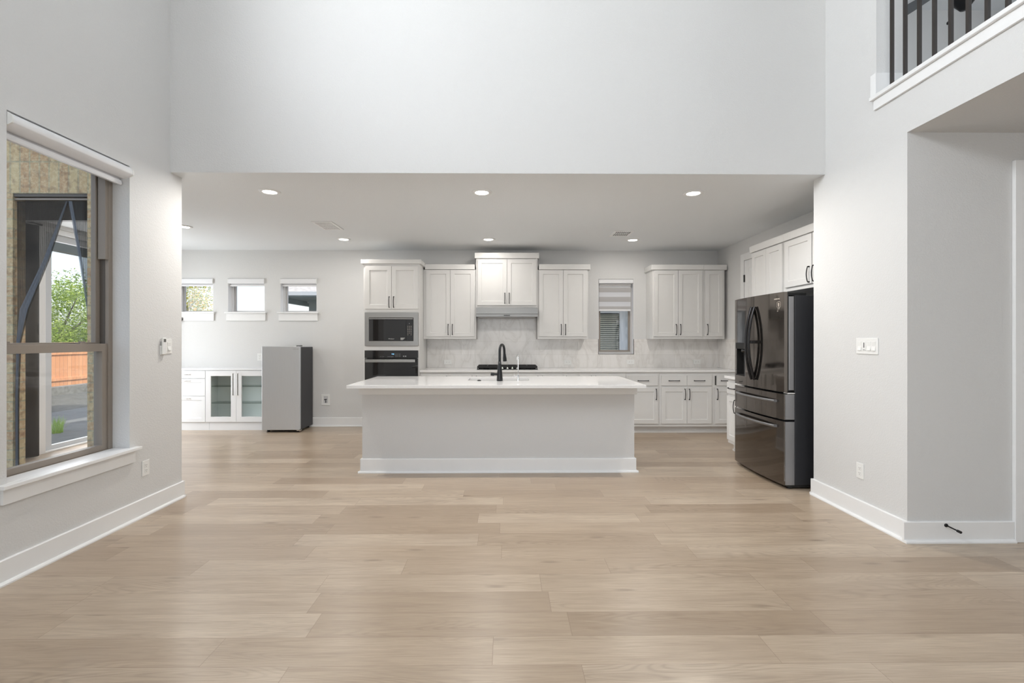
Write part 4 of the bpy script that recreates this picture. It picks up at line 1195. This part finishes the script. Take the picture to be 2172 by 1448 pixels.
bas = solid_grid([SK[0] - 0.012, SK[0] + 0.004, SK[1] - 0.004, SK[1] + 0.012], [SK[2] - 0.012, SK[2] + 0.004, SK[3] - 0.004, SK[3] + 0.012], [0.655, 0.670, 0.8795],
                 lambda x, y, z: not (SK[0] + 0.004 < x < SK[1] - 0.004 and SK[2] + 0.004 < y < SK[3] - 0.004 and z > 0.67))
obj('basin', bas, M['sink'], sk, bevel=0.003)
obj('drain', MB().lathe([(0.0, 0.004), (0.035, 0.004), (0.045, 0.0), (0.0, 0.0)], -0.08, 5.30, base=0.6705), M['chrome'], sk)

fx, fy, fz = -0.066, 5.045, 0.9115
fa = thing('kitchen_faucet', 'tall matte black pull-down faucet on the island', 'faucet', (fx, fy, fz))
obj('body', MB().lathe([(0.0, 0.0), (0.034, 0.0), (0.033, 0.02), (0.026, 0.10), (0.019, 0.17), (0.0155, 0.21), (0.0, 0.21)], fx, fy, base=fz), M['faucet'], fa)
dx, dy = 0.36, 0.93
pts = [(fx, fy, fz + 0.20), (fx, fy, fz + 0.30)]
R = 0.068
for k in range(13):
    a = PI - k / 12 * PI * 0.97
    u = R + R * math.cos(a)
    pts.append((fx + u * dx, fy + u * dy, fz + 0.319 + R * math.sin(a)))
pts.append((fx + 0.140 * dx, fy + 0.140 * dy, fz + 0.255))
obj('spout', MB().tube(pts, 0.0135, 14), M['faucet'], fa)
sp0 = Vector((fx + 0.140 * dx, fy + 0.140 * dy, fz + 0.285))
sp1 = Vector((fx + 0.152 * dx, fy + 0.152 * dy, fz + 0.205))
obj('spray_head', MB().tube([sp0, sp0.lerp(sp1, 0.35), sp0.lerp(sp1, 0.6), sp1], [0.0150, 0.0175, 0.0205, 0.0215], 16), M['faucet'], fa)
obj('lever', MB().tube([(fx - 0.02, fy, fz + 0.070), (fx - 0.060, fy - 0.004, fz + 0.072)], 0.013, 14).tube([(fx - 0.058, fy - 0.004, fz + 0.072), (fx - 0.096, fy - 0.006, fz + 0.075)], 0.0185, 14), M['faucet'], fa)

wx, wy = 0.132, 5.035
wf_ = thing('water_filter_tap', 'slim chrome filtered-water tap beside the black faucet', 'tap', (wx, wy, fz))
obj('body', MB().lathe([(0.0, 0.0), (0.016, 0.0), (0.016, 0.006), (0.010, 0.012), (0.010, 0.065), (0.006, 0.075), (0.0, 0.075)], wx, wy, n=16, base=fz), M['chrome'], wf_)
pts = [(wx, wy, fz + 0.07), (wx, wy, fz + 0.235)]
for k in range(9):
    a = PI - k / 8 * PI * 0.95
    u = 0.045 + 0.045 * math.cos(a)
    pts.append((wx - u * 0.12, wy + u, fz + 0.235 + 0.045 * math.sin(a)))
pts.append((wx - 0.011, wy + 0.092, fz + 0.215))
obj('spout', MB().tube(pts, 0.0052, 10), M['chrome'], wf_)
obj('lever', MB().tube([(wx - 0.008, wy, fz + 0.052), (wx - 0.042, wy, fz + 0.054), (wx - 0.044, wy, fz + 0.085)], 0.0042, 8), M['chrome'], wf_)
asw = obj('air_switch', MB().lathe([(0.0, 0.010), (0.014, 0.010), (0.016, 0.006), (0.022, 0.004), (0.023, 0.0), (0.0, 0.0)], -0.287, 5.062, n=20, base=fz + 0.0002), M['faucet'])
tag(asw, 'small black air switch button left of the faucet', 'button')

# ------------------------------------------------------------------ refrigerator (faces left; local x towards the viewer)
FW = 0.914
fr = thing('refrigerator', 'tall black stainless four-door refrigerator at the right', 'refrigerator', (2.515, 5.150, 0), -PI / 2)
def bul(x, b=0.032):
    return -b * (1 - ((x - FW / 2) / (FW / 2)) ** 2)
def curved(x0, x1, z0, z1, yb, n=10, b=0.032, mb=None):
    mb = mb or MB()
    xs = [x0 + (x1 - x0) * i / n for i in range(n + 1)]
    fv = [(x, bul(x, b), z0) for x in xs] + [(x, bul(x, b), z1) for x in xs]
    m = n + 1
    mb.add(fv, [(i, i + 1, m + i + 1, m + i) for i in range(n)], True)
    vs = []
    for x in xs: vs.append((x, bul(x, b), z0))
    for x in xs: vs.append((x, yb, z0))
    for x in xs: vs.append((x, bul(x, b), z1))
    for x in xs: vs.append((x, yb, z1))
    fs = []
    for i in range(n):
        fs.append((i, m + i, m + i + 1, i + 1)); fs.append((2 * m + i, 2 * m + i + 1, 3 * m + i + 1, 3 * m + i)); fs.append((m + i, 3 * m + i, 3 * m + i + 1, m + i + 1))
    fs.append((0, 2 * m, 3 * m, m)); fs.append((n, m + n, 3 * m + n, 2 * m + n))
    mb.add(vs, fs)
    return mb
obj('case', MB().box(0.006, FW - 0.006, 0.100, 0.765, 0.035, 1.755), M['case'], fr, local=True, bevel=0.004)
obj('hinge_cover', MB().box(0.03, FW - 0.03, 0.030, 0.22, 1.756, 1.782), M['rubber'], fr, local=True, bevel=0.004)
obj('base_grille', MB().box(0.012, FW - 0.012, 0.045, 0.70, 0.012, 0.0345), M['rubber'], fr, local=True, bevel=0.002)
DXA, DXB, DZA, DZB = 0.050, 0.268, 0.970, 1.320
d1 = curved(0, DXA, 0.878, 1.786, 0.090, 3)
curved(DXB, 0.4545, 0.878, 1.786, 0.090, 6, mb=d1)
curved(DXA, DXB, 0.878, DZA, 0.090, 6, mb=d1)
curved(DXA, DXB, DZB, 1.786, 0.090, 6, mb=d1)
dl = obj('left_door', d1, M['bss'], fr, local=True)
rc = MB()
rc.box(DXA, DXB, 0.062, 0.066, DZA, DZB).box(DXA, DXA + 0.003, bul(DXA) + 0.002, 0.062, DZA, DZB).box(DXB - 0.003, DXB, bul(DXB) + 0.002, 0.062, DZA, DZB)
rc.box(DXA, DXB, bul(0.15) + 0.004, 0.062, DZA, DZA + 0.012).box(DXA, DXB, bul(0.15) + 0.002, 0.062, DZB - 0.065, DZB)
dsp = obj('water_dispenser', rc, M['rubber'], dl, local=True)
obj('dispenser_spout', MB().lathe([(0.0, -0.035), (0.022, -0.035), (0.030, -0.028), (0.030, 0.0), (0.0, 0.0)], 0.165, 0.018, n=20, base=DZB - 0.066), M['bglass'], dl, local=True)
obj('dispenser_frame', MB().box(DXA, DXB, bul(0.05) + 0.001, bul(0.05) + 0.02, DZA - 0.008, DZA + 0.002).box(DXB - 0.002, DXB + 0.006, bul(DXB) - 0.002, 0.02, DZA - 0.006, DZB), M['bssedge'], dl, local=True)
# right door: outer skin, gasket and inner show-case door
dr_ = obj('right_door', curved(0.4595, FW, 0.878, 1.786, 0.030, 12), M['bss'], fr, local=True)
obj('door_gasket', MB().box(0.47, FW - 0.004, 0.0305, 0.0425, 0.885, 1.775).box(0.47, FW - 0.006, 0.0905, 0.0998, 0.885, 1.755), M['rubber'], dr_, local=True)
obj('inner_door', MB().box(0.468, FW - 0.001, 0.043, 0.090, 0.895, 1.745), M['bssedge'], dr_, local=True, bevel=0.002)
for z0, z1, nm in ((0.628, 0.860, 'upper_drawer'), (0.036, 0.612, 'freezer_drawer')):
    dd = obj(nm, curved(0, FW - 0.001, z0, z1, 0.010, 20), M['bss'], fr, local=True)
    obj('drawer_edge', MB().box(0.004, FW, 0.0105, 0.094, z0 + 0.002, z1 - 0.002), M['bssedge'], dd, local=True)
    zh = z1 - 0.072 if z0 > 0.3 else z1 - 0.055
    hp = [(0.10 + 0.714 * i / 14, bul(0.10 + 0.714 * i / 14) - 0.018 - 0.030 * math.sin(PI * i / 14) ** 0.6, zh) for i in range(15)]
    hm = MB().tube(hp, 0.0125, 10, sx=0.75)
    for xx in (0.105, 0.809):
        hm.box(xx - 0.012, xx + 0.012, bul(xx) - 0.024, bul(xx) + 0.002, zh - 0.011, zh + 0.011)
    obj('handle', hm, M['bssedge'], dd, local=True)
for par, xh in ((dl, 0.428), (dr_, 0.486)):
    hp = []
    for i in range(17):
        t = i / 16
        hp.append((xh, bul(xh) - 0.012 - 0.058 * math.sin(PI * t) ** 0.85, 0.955 + 0.725 * t))
    obj('handle', MB().tube(hp, 0.016, 12, sx=0.75, up=(1, 0, 0)), M['bssdark'], par, local=True)
obj('middle_hinge', MB().box(FW - 0.06, FW + 0.004, 0.028, 0.100, 0.862, 0.874), M['chrome'], fr, local=True, bevel=0.002)
obj('door_latch', MB().box(0.478, 0.494, bul(0.486) - 0.052, bul(0.486) - 0.0005, 1.315, 1.345), M['bssdark'], dr_, local=True, bevel=0.003)
for xx, yy in ((0.05, 0.07), (FW - 0.05, 0.07), (0.05, 0.66), (FW - 0.05, 0.66)):
    obj('foot', MB().lathe([(0.0, 0.0), (0.02, 0.0), (0.02, 0.006), (0.012, 0.012), (0.0, 0.012)], xx, yy, n=16), M['rubber'], fr, local=True)
ang = math.atan2(bul(0.84) - bul(0.80), 0.04)
text_mesh('logo', 'SAMSUNG', 0.017, M['printg'], dr_, (0.822, bul(0.822) - 0.0010, 1.728), rot=(PI / 2, 0, ang), bold=0.0003)
stk = MB()
def sb(x0, x1, z0, z1):
    stk.box(x0, x1, bul((x0 + x1) / 2) - 0.0018, bul((x0 + x1) / 2) - 0.0004, z0, z1)
sb(0.822, 0.868, 1.700, 1.7035); sb(0.822, 0.825, 1.650, 1.700); sb(0.865, 0.868, 1.650, 1.700); sb(0.822, 0.868, 1.648, 1.651)
sb(0.836, 0.854, 1.662, 1.690); sb(0.840, 0.850, 1.655, 1.662)
sb(0.824, 0.866, 1.640, 1.6425); sb(0.824, 0.860, 1.632, 1.6345); sb(0.824, 0.842, 1.620, 1.6225); sb(0.824, 0.838, 1.611, 1.6135)
obj('energy_sticker', stk, M['printg'], dr_, local=True)

# ------------------------------------------------------------------ upright freezer in the nook
fz_ = thing('upright_freezer', 'small silver upright freezer with dark sides standing in the nook', 'freezer', (-3.265, 7.10, 0))
FX0, FX1 = -3.540, -2.992
obj('case', MB().box(FX0 + 0.004, FX1 - 0.004, 6.925, 7.345, 0.035, 1.240), M['case'], fz_, bevel=0.004)
fd = obj('door', MB().box(FX0, FX1, 6.872, 6.914, 0.040, 1.255), M['steelv'], fz_, bevel=0.004)
obj('door_gasket', MB().box(FX0 + 0.006, FX1 - 0.006, 6.9145, 6.9245, 0.045, 1.245), M['rubber'], fz_)
obj('hinge', MB().box(FX1 - 0.055, FX1 + 0.004, 6.885, 6.955, 1.2555, 1.266), M['rubber'], fz_, bevel=0.002)
obj('lower_hinge', MB().box(FX1 - 0.05, FX1 + 0.002, 6.885, 6.945, 0.025, 0.0345), M['chrome'], fz_)
text_mesh('logo', 'INSIGNIA', 0.020, M['printd'], fd, (0.215, 6.8716 - 7.10, 1.213))
for xx in (FX0 + 0.06, FX1 - 0.06):
    for yy in (6.95, 7.30):
        obj('foot', MB().lathe([(0.0, 0.035), (0.02, 0.035), (0.02, 0.0), (0.0, 0.0)], xx, yy, n=14), M['rubber'], fz_)

# ------------------------------------------------------------------ white storage units in the nook
YWC = 7.075
ZW = 0.893
def nook_frame(t, x0, x1, openfront):
    mb = MB()
    if openfront:
        mb.box(x0, x0 + 0.018, YWC, YB - 0.045, 0.115, ZW).box(x1 - 0.018, x1, YWC, YB - 0.045, 0.115, ZW)
        mb.box(x0 + 0.018, x1 - 0.018, YWC, YB - 0.045, 0.115, 0.133).box(x0 + 0.018, x1 - 0.018, YWC, YB - 0.045, ZW - 0.018, ZW)
        mb.box(x0 + 0.018, x1 - 0.018, YB - 0.053, YB - 0.045, 0.133, ZW - 0.018)
    else:
        mb.box(x0, x1, YWC, YB - 0.045, 0.115, ZW)
    obj('carcass', mb, M['cabw'], t)
cw = thing('drawer_unit', 'white three-drawer unit at the left end of the nook', 'cabinet', (-5.35, YWC, 0), group='white storage units in the nook')
DX0, DX1 = -5.35, -4.470
nook_frame(cw, DX0, DX1, False)
for za, zb, flat in ((0.776, 0.887, True), (0.514, 0.770, False), (0.126, 0.508, False)):
    if flat: d = slab(cw, 0.002, DX1 - DX0 - 0.003, za, zb, M['cabw'])
    else: d = shaker(cw, 0.002, DX1 - DX0 - 0.003, za, zb, M['cabw'], rail=0.055)
    zh = zb - 0.055 if flat else zb - 0.034
    pull(d, True, 0.560, zh, L=0.19 if not flat else 0.19, mat=M['nickel'], out=0.028, r=0.005)
gw = thing('display_cabinet', 'white glass-door display cabinet beside the freezer', 'cabinet', (-4.468, YWC, 0), group='white storage units in the nook')
GX0, GX1 = -4.468, -3.555
nook_frame(gw, GX0, GX1, True)
def glass_door(a, b, hx):
    za, zb, r = 0.126, 0.887, 0.078
    mb = box_with_holes(a, b, YWC - 0.020, YWC - 0.001, za, zb, [(a + r, b - r, za + r, zb - r)], 1)
    d = obj('door', mb, M['cabw'], gw, bevel=0.002)
    obj('door_glass', MB().box(a + r - 0.006, b - r + 0.006, YWC - 0.012, YWC - 0.008, za + r - 0.006, zb - r + 0.006), M['cglass'], d)
    hm = MB()
    z0, z1 = 0.525, 0.850
    hm.box(hx - 0.008, hx + 0.008, YWC - 0.052, YWC - 0.046, z0, z1)
    hm.box(hx - 0.006, hx + 0.006, YWC - 0.046, YWC - 0.020, z0, z0 + 0.006).box(hx - 0.006, hx + 0.006, YWC - 0.046, YWC - 0.020, z1 - 0.006, z1)
    obj('handle', hm, M['nickel'], d, bevel=0.002)
glass_door(-4.466, -4.0135, -4.045)
glass_door(-4.0105, -3.557, -3.975)
for zz in (0.645, 0.395):
    obj('shelf', MB().box(GX0 + 0.02, GX1 - 0.02, YWC + 0.02, YB - 0.06, zz, zz + 0.008), M['shelfglass'], gw)
tp = obj('worktop', MB().box(-5.40, -3.553, YWC - 0.022, YB - 0.001, ZW + 0.001, 0.918), M['cabw'], bevel=0.002)
tag(tp, 'thin white top board over the nook storage units', 'worktop')
pk = obj('plinth', MB().box(-5.40, -4.426, YWC + 0.005, YWC + 0.021, 0.0, 0.113).box(-4.423, -3.555, YWC + 0.005, YWC + 0.021, 0.0, 0.113), M['cabw'], bevel=0.001)
tag(pk, 'white plinth boards below the nook storage units', 'plinth')

# ------------------------------------------------------------------ outlets and switches
def plate_frame(nx, ny, d):
    return
def outlet(loc, lab, facing, horizontal=False):
    """facing: '-y' back wall, '+x' left wall, '-x' right wall; built facing -y locally"""
    rz = {'-y': 0.0, '+x': PI / 2, '-x': -PI / 2}[facing]
    t = thing('wall_outlet', lab, 'outlet', loc, rz, group='electrical outlets')
    hw, hh = (0.058, 0.036) if horizontal else (0.036, 0.058)
    obj('cover_plate', MB().box(-hw, hw, -0.006, -0.0003, -hh, hh), M['plastic'], t, local=True, bevel=0.002)
    for s in (-1, 1):
        mb = MB(); sl = MB()
        cx, cz = ((0.0195 * s, 0) if horizontal else (0, 0.0195 * s))
        mb.box(cx - 0.0145, cx + 0.0145, -0.0085, -0.006, cz - 0.0145, cz + 0.0145)
        r = obj('receptacle', mb, M['plastic'], t, local=True, bevel=0.002)
        if horizontal:
            sl.box(cx - 0.004, cx + 0.004, -0.0088, -0.0084, cz + 0.004, cz + 0.006).box(cx - 0.004, cx + 0.004, -0.0088, -0.0084, cz - 0.007, cz - 0.005).box(cx + 0.007, cx + 0.010, -0.0088, -0.0084, cz - 0.002, cz + 0.002)
        else:
            sl.box(cx - 0.007, cx - 0.005, -0.0088, -0.0084, cz - 0.001, cz + 0.007).box(cx + 0.005, cx + 0.007, -0.0088, -0.0084, cz - 0.001, cz + 0.007).box(cx - 0.002, cx + 0.002, -0.0088, -0.0084, cz - 0.010, cz - 0.006)
        obj('slot', sl, M['slot'], r, local=True)
    return t
outlet((XL, 3.673, 0.364), 'white outlet low on the left wall beside the window apron', '+x')
outlet((XR, 3.552, 0.360), 'white outlet low on the right wall near the refrigerator', '-x')
YT = YB - 0.010
outlet((-0.905, YT, 1.000), 'white outlet on the backsplash between oven tower and cooktop', '-y', True)
outlet((0.968, YT, 0.998), 'white outlet on the backsplash just right of the cooktop', '-y', True)
outlet((1.953, YT, 1.002), 'white outlet on the backsplash under the kitchen window', '-y', True)
outlet((2.997, YT, 1.002), 'white outlet on the backsplash under the corner wall cabinet', '-y', True)
outlet((-3.832, YB, 1.079), 'white outlet on the nook wall partly behind the freezer', '-y')

def switch(loc, lab, rz, gangs):
    t = thing('light_switch', lab, 'switch', loc, rz)
    hw = 0.036 + 0.023 * (gangs - 1)
    obj('cover_plate', MB().box(-hw, hw, -0.006, -0.0003, -0.060, 0.060), M['plastic'], t, local=True, bevel=0.002)
    return t, hw
t, hw = switch((XL, 3.922, 1.299), 'single white rocker switch on the left wall end', PI / 2, 1)
obj('rocker', MB().prism([(-0.006, -0.033), (-0.013, -0.033), (-0.007, 0.0), (-0.009, 0.033), (-0.006, 0.033)], 0, -0.0165, 0.0165), M['plastic'], t, local=True, bevel=0.001)
rm = thing('remote_control', 'small white remote with grey screen in a wall holder', 'remote', (XL, 3.850, 1.230), PI / 2)
obj('holder', MB().box(-0.024, 0.024, -0.010, -0.0003, 0.0, 0.075), M['plastic'], rm, local=True, bevel=0.003)
rb_ = obj('remote_body', MB().box(-0.021, 0.021, -0.024, -0.0105, 0.004, 0.140), M['plastic'], rm, local=True, bevel=0.005)
obj('screen', MB().box(-0.013, 0.013, -0.0248, -0.0240, 0.104, 0.130), M['lcd'], rb_, local=True)
bm_ = MB()
for r in range(5):
    bm_.box(-0.013, 0.013, -0.0246, -0.0240, 0.020 + r * 0.016, 0.029 + r * 0.016)
obj('button', bm_, M['blind'], rb_, local=True, bevel=0.001)
t, hw = switch((XR, 3.484, 1.306), 'wide four-gang white switch plate on the right wall', -PI / 2, 4)
hx = [-0.069, -0.023, 0.023, 0.069]
for i, cx in enumerate(hx):
    if i == 1:
        s = obj('slider_switch', MB().box(cx - 0.0165, cx + 0.0165, -0.009, -0.006, -0.033, 0.033), M['plastic'], t, local=True, bevel=0.001)
        obj('slot', MB().box(cx - 0.004, cx + 0.004, -0.0095, -0.0089, -0.012, 0.026), M['slot'], s, local=True)
        obj('print_mark', MB().box(cx - 0.008, cx + 0.008, -0.0095, -0.0089, -0.029, -0.024), M['printd'], s, local=True)
    else:
        obj('rocker', MB().prism([(-0.006, -0.033), (-0.013, -0.033), (-0.007, 0.0), (-0.009, 0.033), (-0.006, 0.033)], 0, cx - 0.0165, cx + 0.0165), M['plastic'], t, local=True, bevel=0.001)

# recessed water supply box low on the nook wall
wb = thing('supply_box', 'white recessed water supply box low on the nook wall', 'valve box', (-2.808, YB, 0.33))
obj('frame', box_with_holes(-2.874, -2.742, YB - 0.012, YB - 0.0005, 0.330, 0.498, [(-2.842, -2.772, 0.362, 0.468)], 1), M['plastic'], wb, bevel=0.003)
obj('recess', MB().box(-2.842, -2.772, YB - 0.004, YB - 0.001, 0.362, 0.468), M['blindg'], wb)
obj('valve', MB().tube([(-2.806, YB - 0.006, 0.366), (-2.806, YB - 0.006, 0.405)], 0.007, 10).tube([(-2.828, YB - 0.008, 0.415), (-2.790, YB - 0.008, 0.420)], 0.008, 10), M['slot'], wb)

# door stop on the hall baseboard
ds = thing('door_stop', 'black door stop rod on the hall baseboard', 'door stop', (2.938, 3.135 - BT, 0.116))
obj('base', MB().lathe([(0.0, -0.010), (0.008, -0.010), (0.012, -0.004), (0.012, 0.0), (0.0, 0.0)], 2.938, 0.116, n=18, axis=1, base=3.135 - BT - 0.0003), M['black'], ds)
obj('rod', MB().tube([(2.938, 3.112, 0.116), (2.936, 3.030, 0.112)], 0.0045, 10), M['black'], ds)
obj('rubber_tip', MB().tube([(2.936, 3.036, 0.112), (2.9356, 3.012, 0.111)], 0.0085, 14), M['rubber'], ds)

# ------------------------------------------------------------------ outdoors
gnd = MB().box(-60, -9.0, -20, 80, -0.75, -0.60)
struct('ground_1', MB().box(-60, -14.0, -20, 80, -0.9, -0.58), M['lawn'], 'lawn beyond the fence', 'ground')
struct('ground_2', MB().box(-14.0, -9.2, -20, 30, -0.9, -0.35), M['gravel'], 'grey planting strip beyond the patio', 'ground')
struct('ground_3', MB().box(-14.0, 30, 30, 80, -0.9, -0.58), M['lawn'], 'lawn far behind the house', 'ground')
struct('patio', MB().box(-9.2, XN - 0.2, -6, 12, -0.5, -0.13).box(XN - 0.2, XL - 0.25, -6, 3.83, -0.5, -0.13), M['concrete'], 'concrete patio beside the nook', 'patio')
struct('ground_4', MB().box(-9.2, 30, 12, 30, -0.9, -0.30).box(XN - 0.2, 30, YB + 0.2, 12, -0.9, -0.30), M['gravel'], 'ground behind the house', 'ground')
pr_ = struct_root('patio_roof', 'patio cover beyond the nook door', 'roof', (-7.3, 8, 3.1))
obj('roof_deck', MB().box(-9.0, XN - 0.2, 4.6, 11.0, 3.30, 3.42), M['roof'], pr_)
obj('roof_beam', MB().box(-9.0, -8.82, 4.6, 11.0, 3.10, 3.30), M['soffit'], pr_)
fe = thing('wooden_fence', 'orange cedar board fence seen through the left window', 'fence', (-14.6, 15, -0.58))
obj('fence_boards', MB().box(-14.6, -14.57, 4, 30, -0.56, 1.25), M['fence'], fe)
obj('fence_rail', MB().box(-14.57, -14.53, 4, 30, 0.0, 0.09).box(-14.57, -14.53, 4, 30, 0.85, 0.94), M['fence'], fe)
rwl = obj('retaining_wall', MB().box(-13.9, -13.6, 4, 30, -0.35, -0.10), M['stonewall'])
tag(rwl, 'low grey retaining wall in front of the cedar fence', 'retaining wall')

def tree(name, lab, cx, cy, z0, zc, r, n, leafm, barkm, size, trunk_r, seed, stems=5, flat=1.0):
    rd = random.Random(seed)
    t = thing(name, lab, 'tree', (cx, cy, z0))
    mb = MB()
    mb.tube([(cx, cy, z0), (cx + 0.05 * r, cy, (z0 + zc) / 2), (cx, cy + 0.05 * r, zc)], [trunk_r, trunk_r * 0.8, trunk_r * 0.5], 10)
    tips = []
    for k in range(stems):
        a = 2 * PI * k / stems + rd.random()
        h0 = z0 + (zc - z0) * (0.45 + 0.35 * rd.random())
        e = (cx + r * 0.72 * math.cos(a), cy + r * 0.72 * math.sin(a), zc + r * flat * (rd.random() * 0.9 - 0.1))
        m_ = ((cx + e[0]) / 2 + 0.05, (cy + e[1]) / 2, (h0 + e[2]) / 2 + 0.1 * r)
        mb.tube([(cx, cy, h0), m_, e], [trunk_r * 0.55, trunk_r * 0.38, trunk_r * 0.12], 8)
        tips.append(e)
    obj('trunk', mb, barkm, t)
    fm = MB()
    cl = []
    for k in range(46):
        a = rd.random() * 2 * PI; u = rd.random() * 2 - 1; q = r * (0.45 + 0.5 * rd.random())
        s = math.sqrt(1 - u * u)
        cl.append((cx + q * s * math.cos(a), cy + q * s * math.sin(a), zc + q * u * flat))
    for i in range(n):
        c = rd.choice(cl)
        p = Vector((rd.gauss(c[0], r * 0.17), rd.gauss(c[1], r * 0.17), rd.gauss(c[2], r * 0.15)))
        if p.z < z0 + 0.15: p.z = z0 + 0.15 + rd.random() * 0.2
        d = Vector((rd.gauss(0, 1), rd.gauss(0, 1), rd.gauss(0, 0.6))).normalized()
        e = d.cross(Vector((rd.gauss(0, 1), rd.gauss(0, 1), rd.gauss(0, 1)))).normalized()
        s = size * (0.6 + 0.8 * rd.random())
        fm.add([p - d * s, p + e * s * 0.42, p + d * s, p - e * s * 0.42], [(0, 1, 2, 3)])
    obj('foliage', fm, leafm, t)
    return t
tree('leafy_tree', 'green leafy tree behind the cedar fence, seen through the left window', -17.6, 18.6, -0.58, 2.0, 2.1, 26000, M['leaf'], M['barkd'], 0.05, 0.10, 3, flat=0.9)
tree('autumn_tree', 'yellow-green tree with pale trunk outside the nook window', -10.25, 14.6, -0.3, 2.55, 1.35, 12000, M['leafy'], M['bark'], 0.033, 0.085, 11, stems=7)
gt = MB()
rd = random.Random(5)
for i in range(160):
    a = rd.random() * 2 * PI; q = rd.random() ** 0.5 * 0.10
    bx, by = -7.15 + q * math.cos(a), 7.55 + q * math.sin(a)
    h = 0.16 + 0.14 * rd.random(); lx, ly = rd.gauss(0, 0.06), rd.gauss(0, 0.06)
    gt.add([(bx - 0.004, by, -0.13), (bx + 0.004, by, -0.13), (bx + lx, by + ly, -0.13 + h)], [(0, 1, 2)])
g_ = obj('grass_tuft', gt, M['tuft'])
tag(g_, 'bright green ornamental grass tuft on the patio', 'plant')

# neighbour's house behind the kitchen wall
nh = thing('neighbour_house', 'neighbouring house with grey roof and pale brick behind the kitchen', 'house', (0, 13, -0.3))
nw = (1.75, 2.95, 0.30, 2.05)
obj('wall', box_with_holes(-3.9, 9.0, 11.6, 11.9, -0.3, 2.33, [nw], 1), M['nbrick'], nh)
obj('roof', MB().prism([(10.9, 2.36), (11.0, 2.36), (16.0, 4.86), (16.0, 5.06), (10.9, 2.455)], 0, -5.36, 9.4), M['shingle'], nh)
obj('fascia', MB().box(-5.38, 9.4, 10.86, 10.899, 2.362, 2.452), M['fascia'], nh)
obj('soffit', MB().box(-5.36, 9.4, 10.90, 12.4, 2.335, 2.359), M['soffit'], nh)
obj('porch_beam', MB().box(-5.34, -5.20, 10.95, 15.0, 2.23, 2.334), M['soffit'], nh)
obj('porch_ceiling', MB().box(-5.20, -3.9, 12.4, 15.0, 2.30, 2.334), M['fascia'], nh)
obj('porch_post', MB().box(-4.95, -4.50, 11.9, 12.3, -0.3, 2.334), M['soffit'], nh)
wn_ = obj('window', MB().box(nw[0], nw[1], 11.62, 11.66, nw[2], nw[2] + 0.05).box(nw[0], nw[1], 11.62, 11.66, nw[3] - 0.05, nw[3]).box(nw[0], nw[0] + 0.05, 11.62, 11.66, nw[2], nw[3]).box(nw[1] - 0.14, nw[1], 11.60, 11.66, nw[2], nw[3]), M['fascia'], nh)
sl = MB()
zz = nw[2] + 0.06
while zz < nw[3] - 0.06:
    sl.prism([(11.69, zz), (11.73, zz + 0.030), (11.735, zz + 0.030), (11.695, zz)], 0, nw[0] + 0.05, nw[1] - 0.14); zz += 0.048
obj('blind_slats', sl, M['slat'], wn_)
obj('dark_interior', MB().box(nw[0], nw[1], 11.84, 11.86, nw[2], nw[3]), M['darkroom'], wn_)
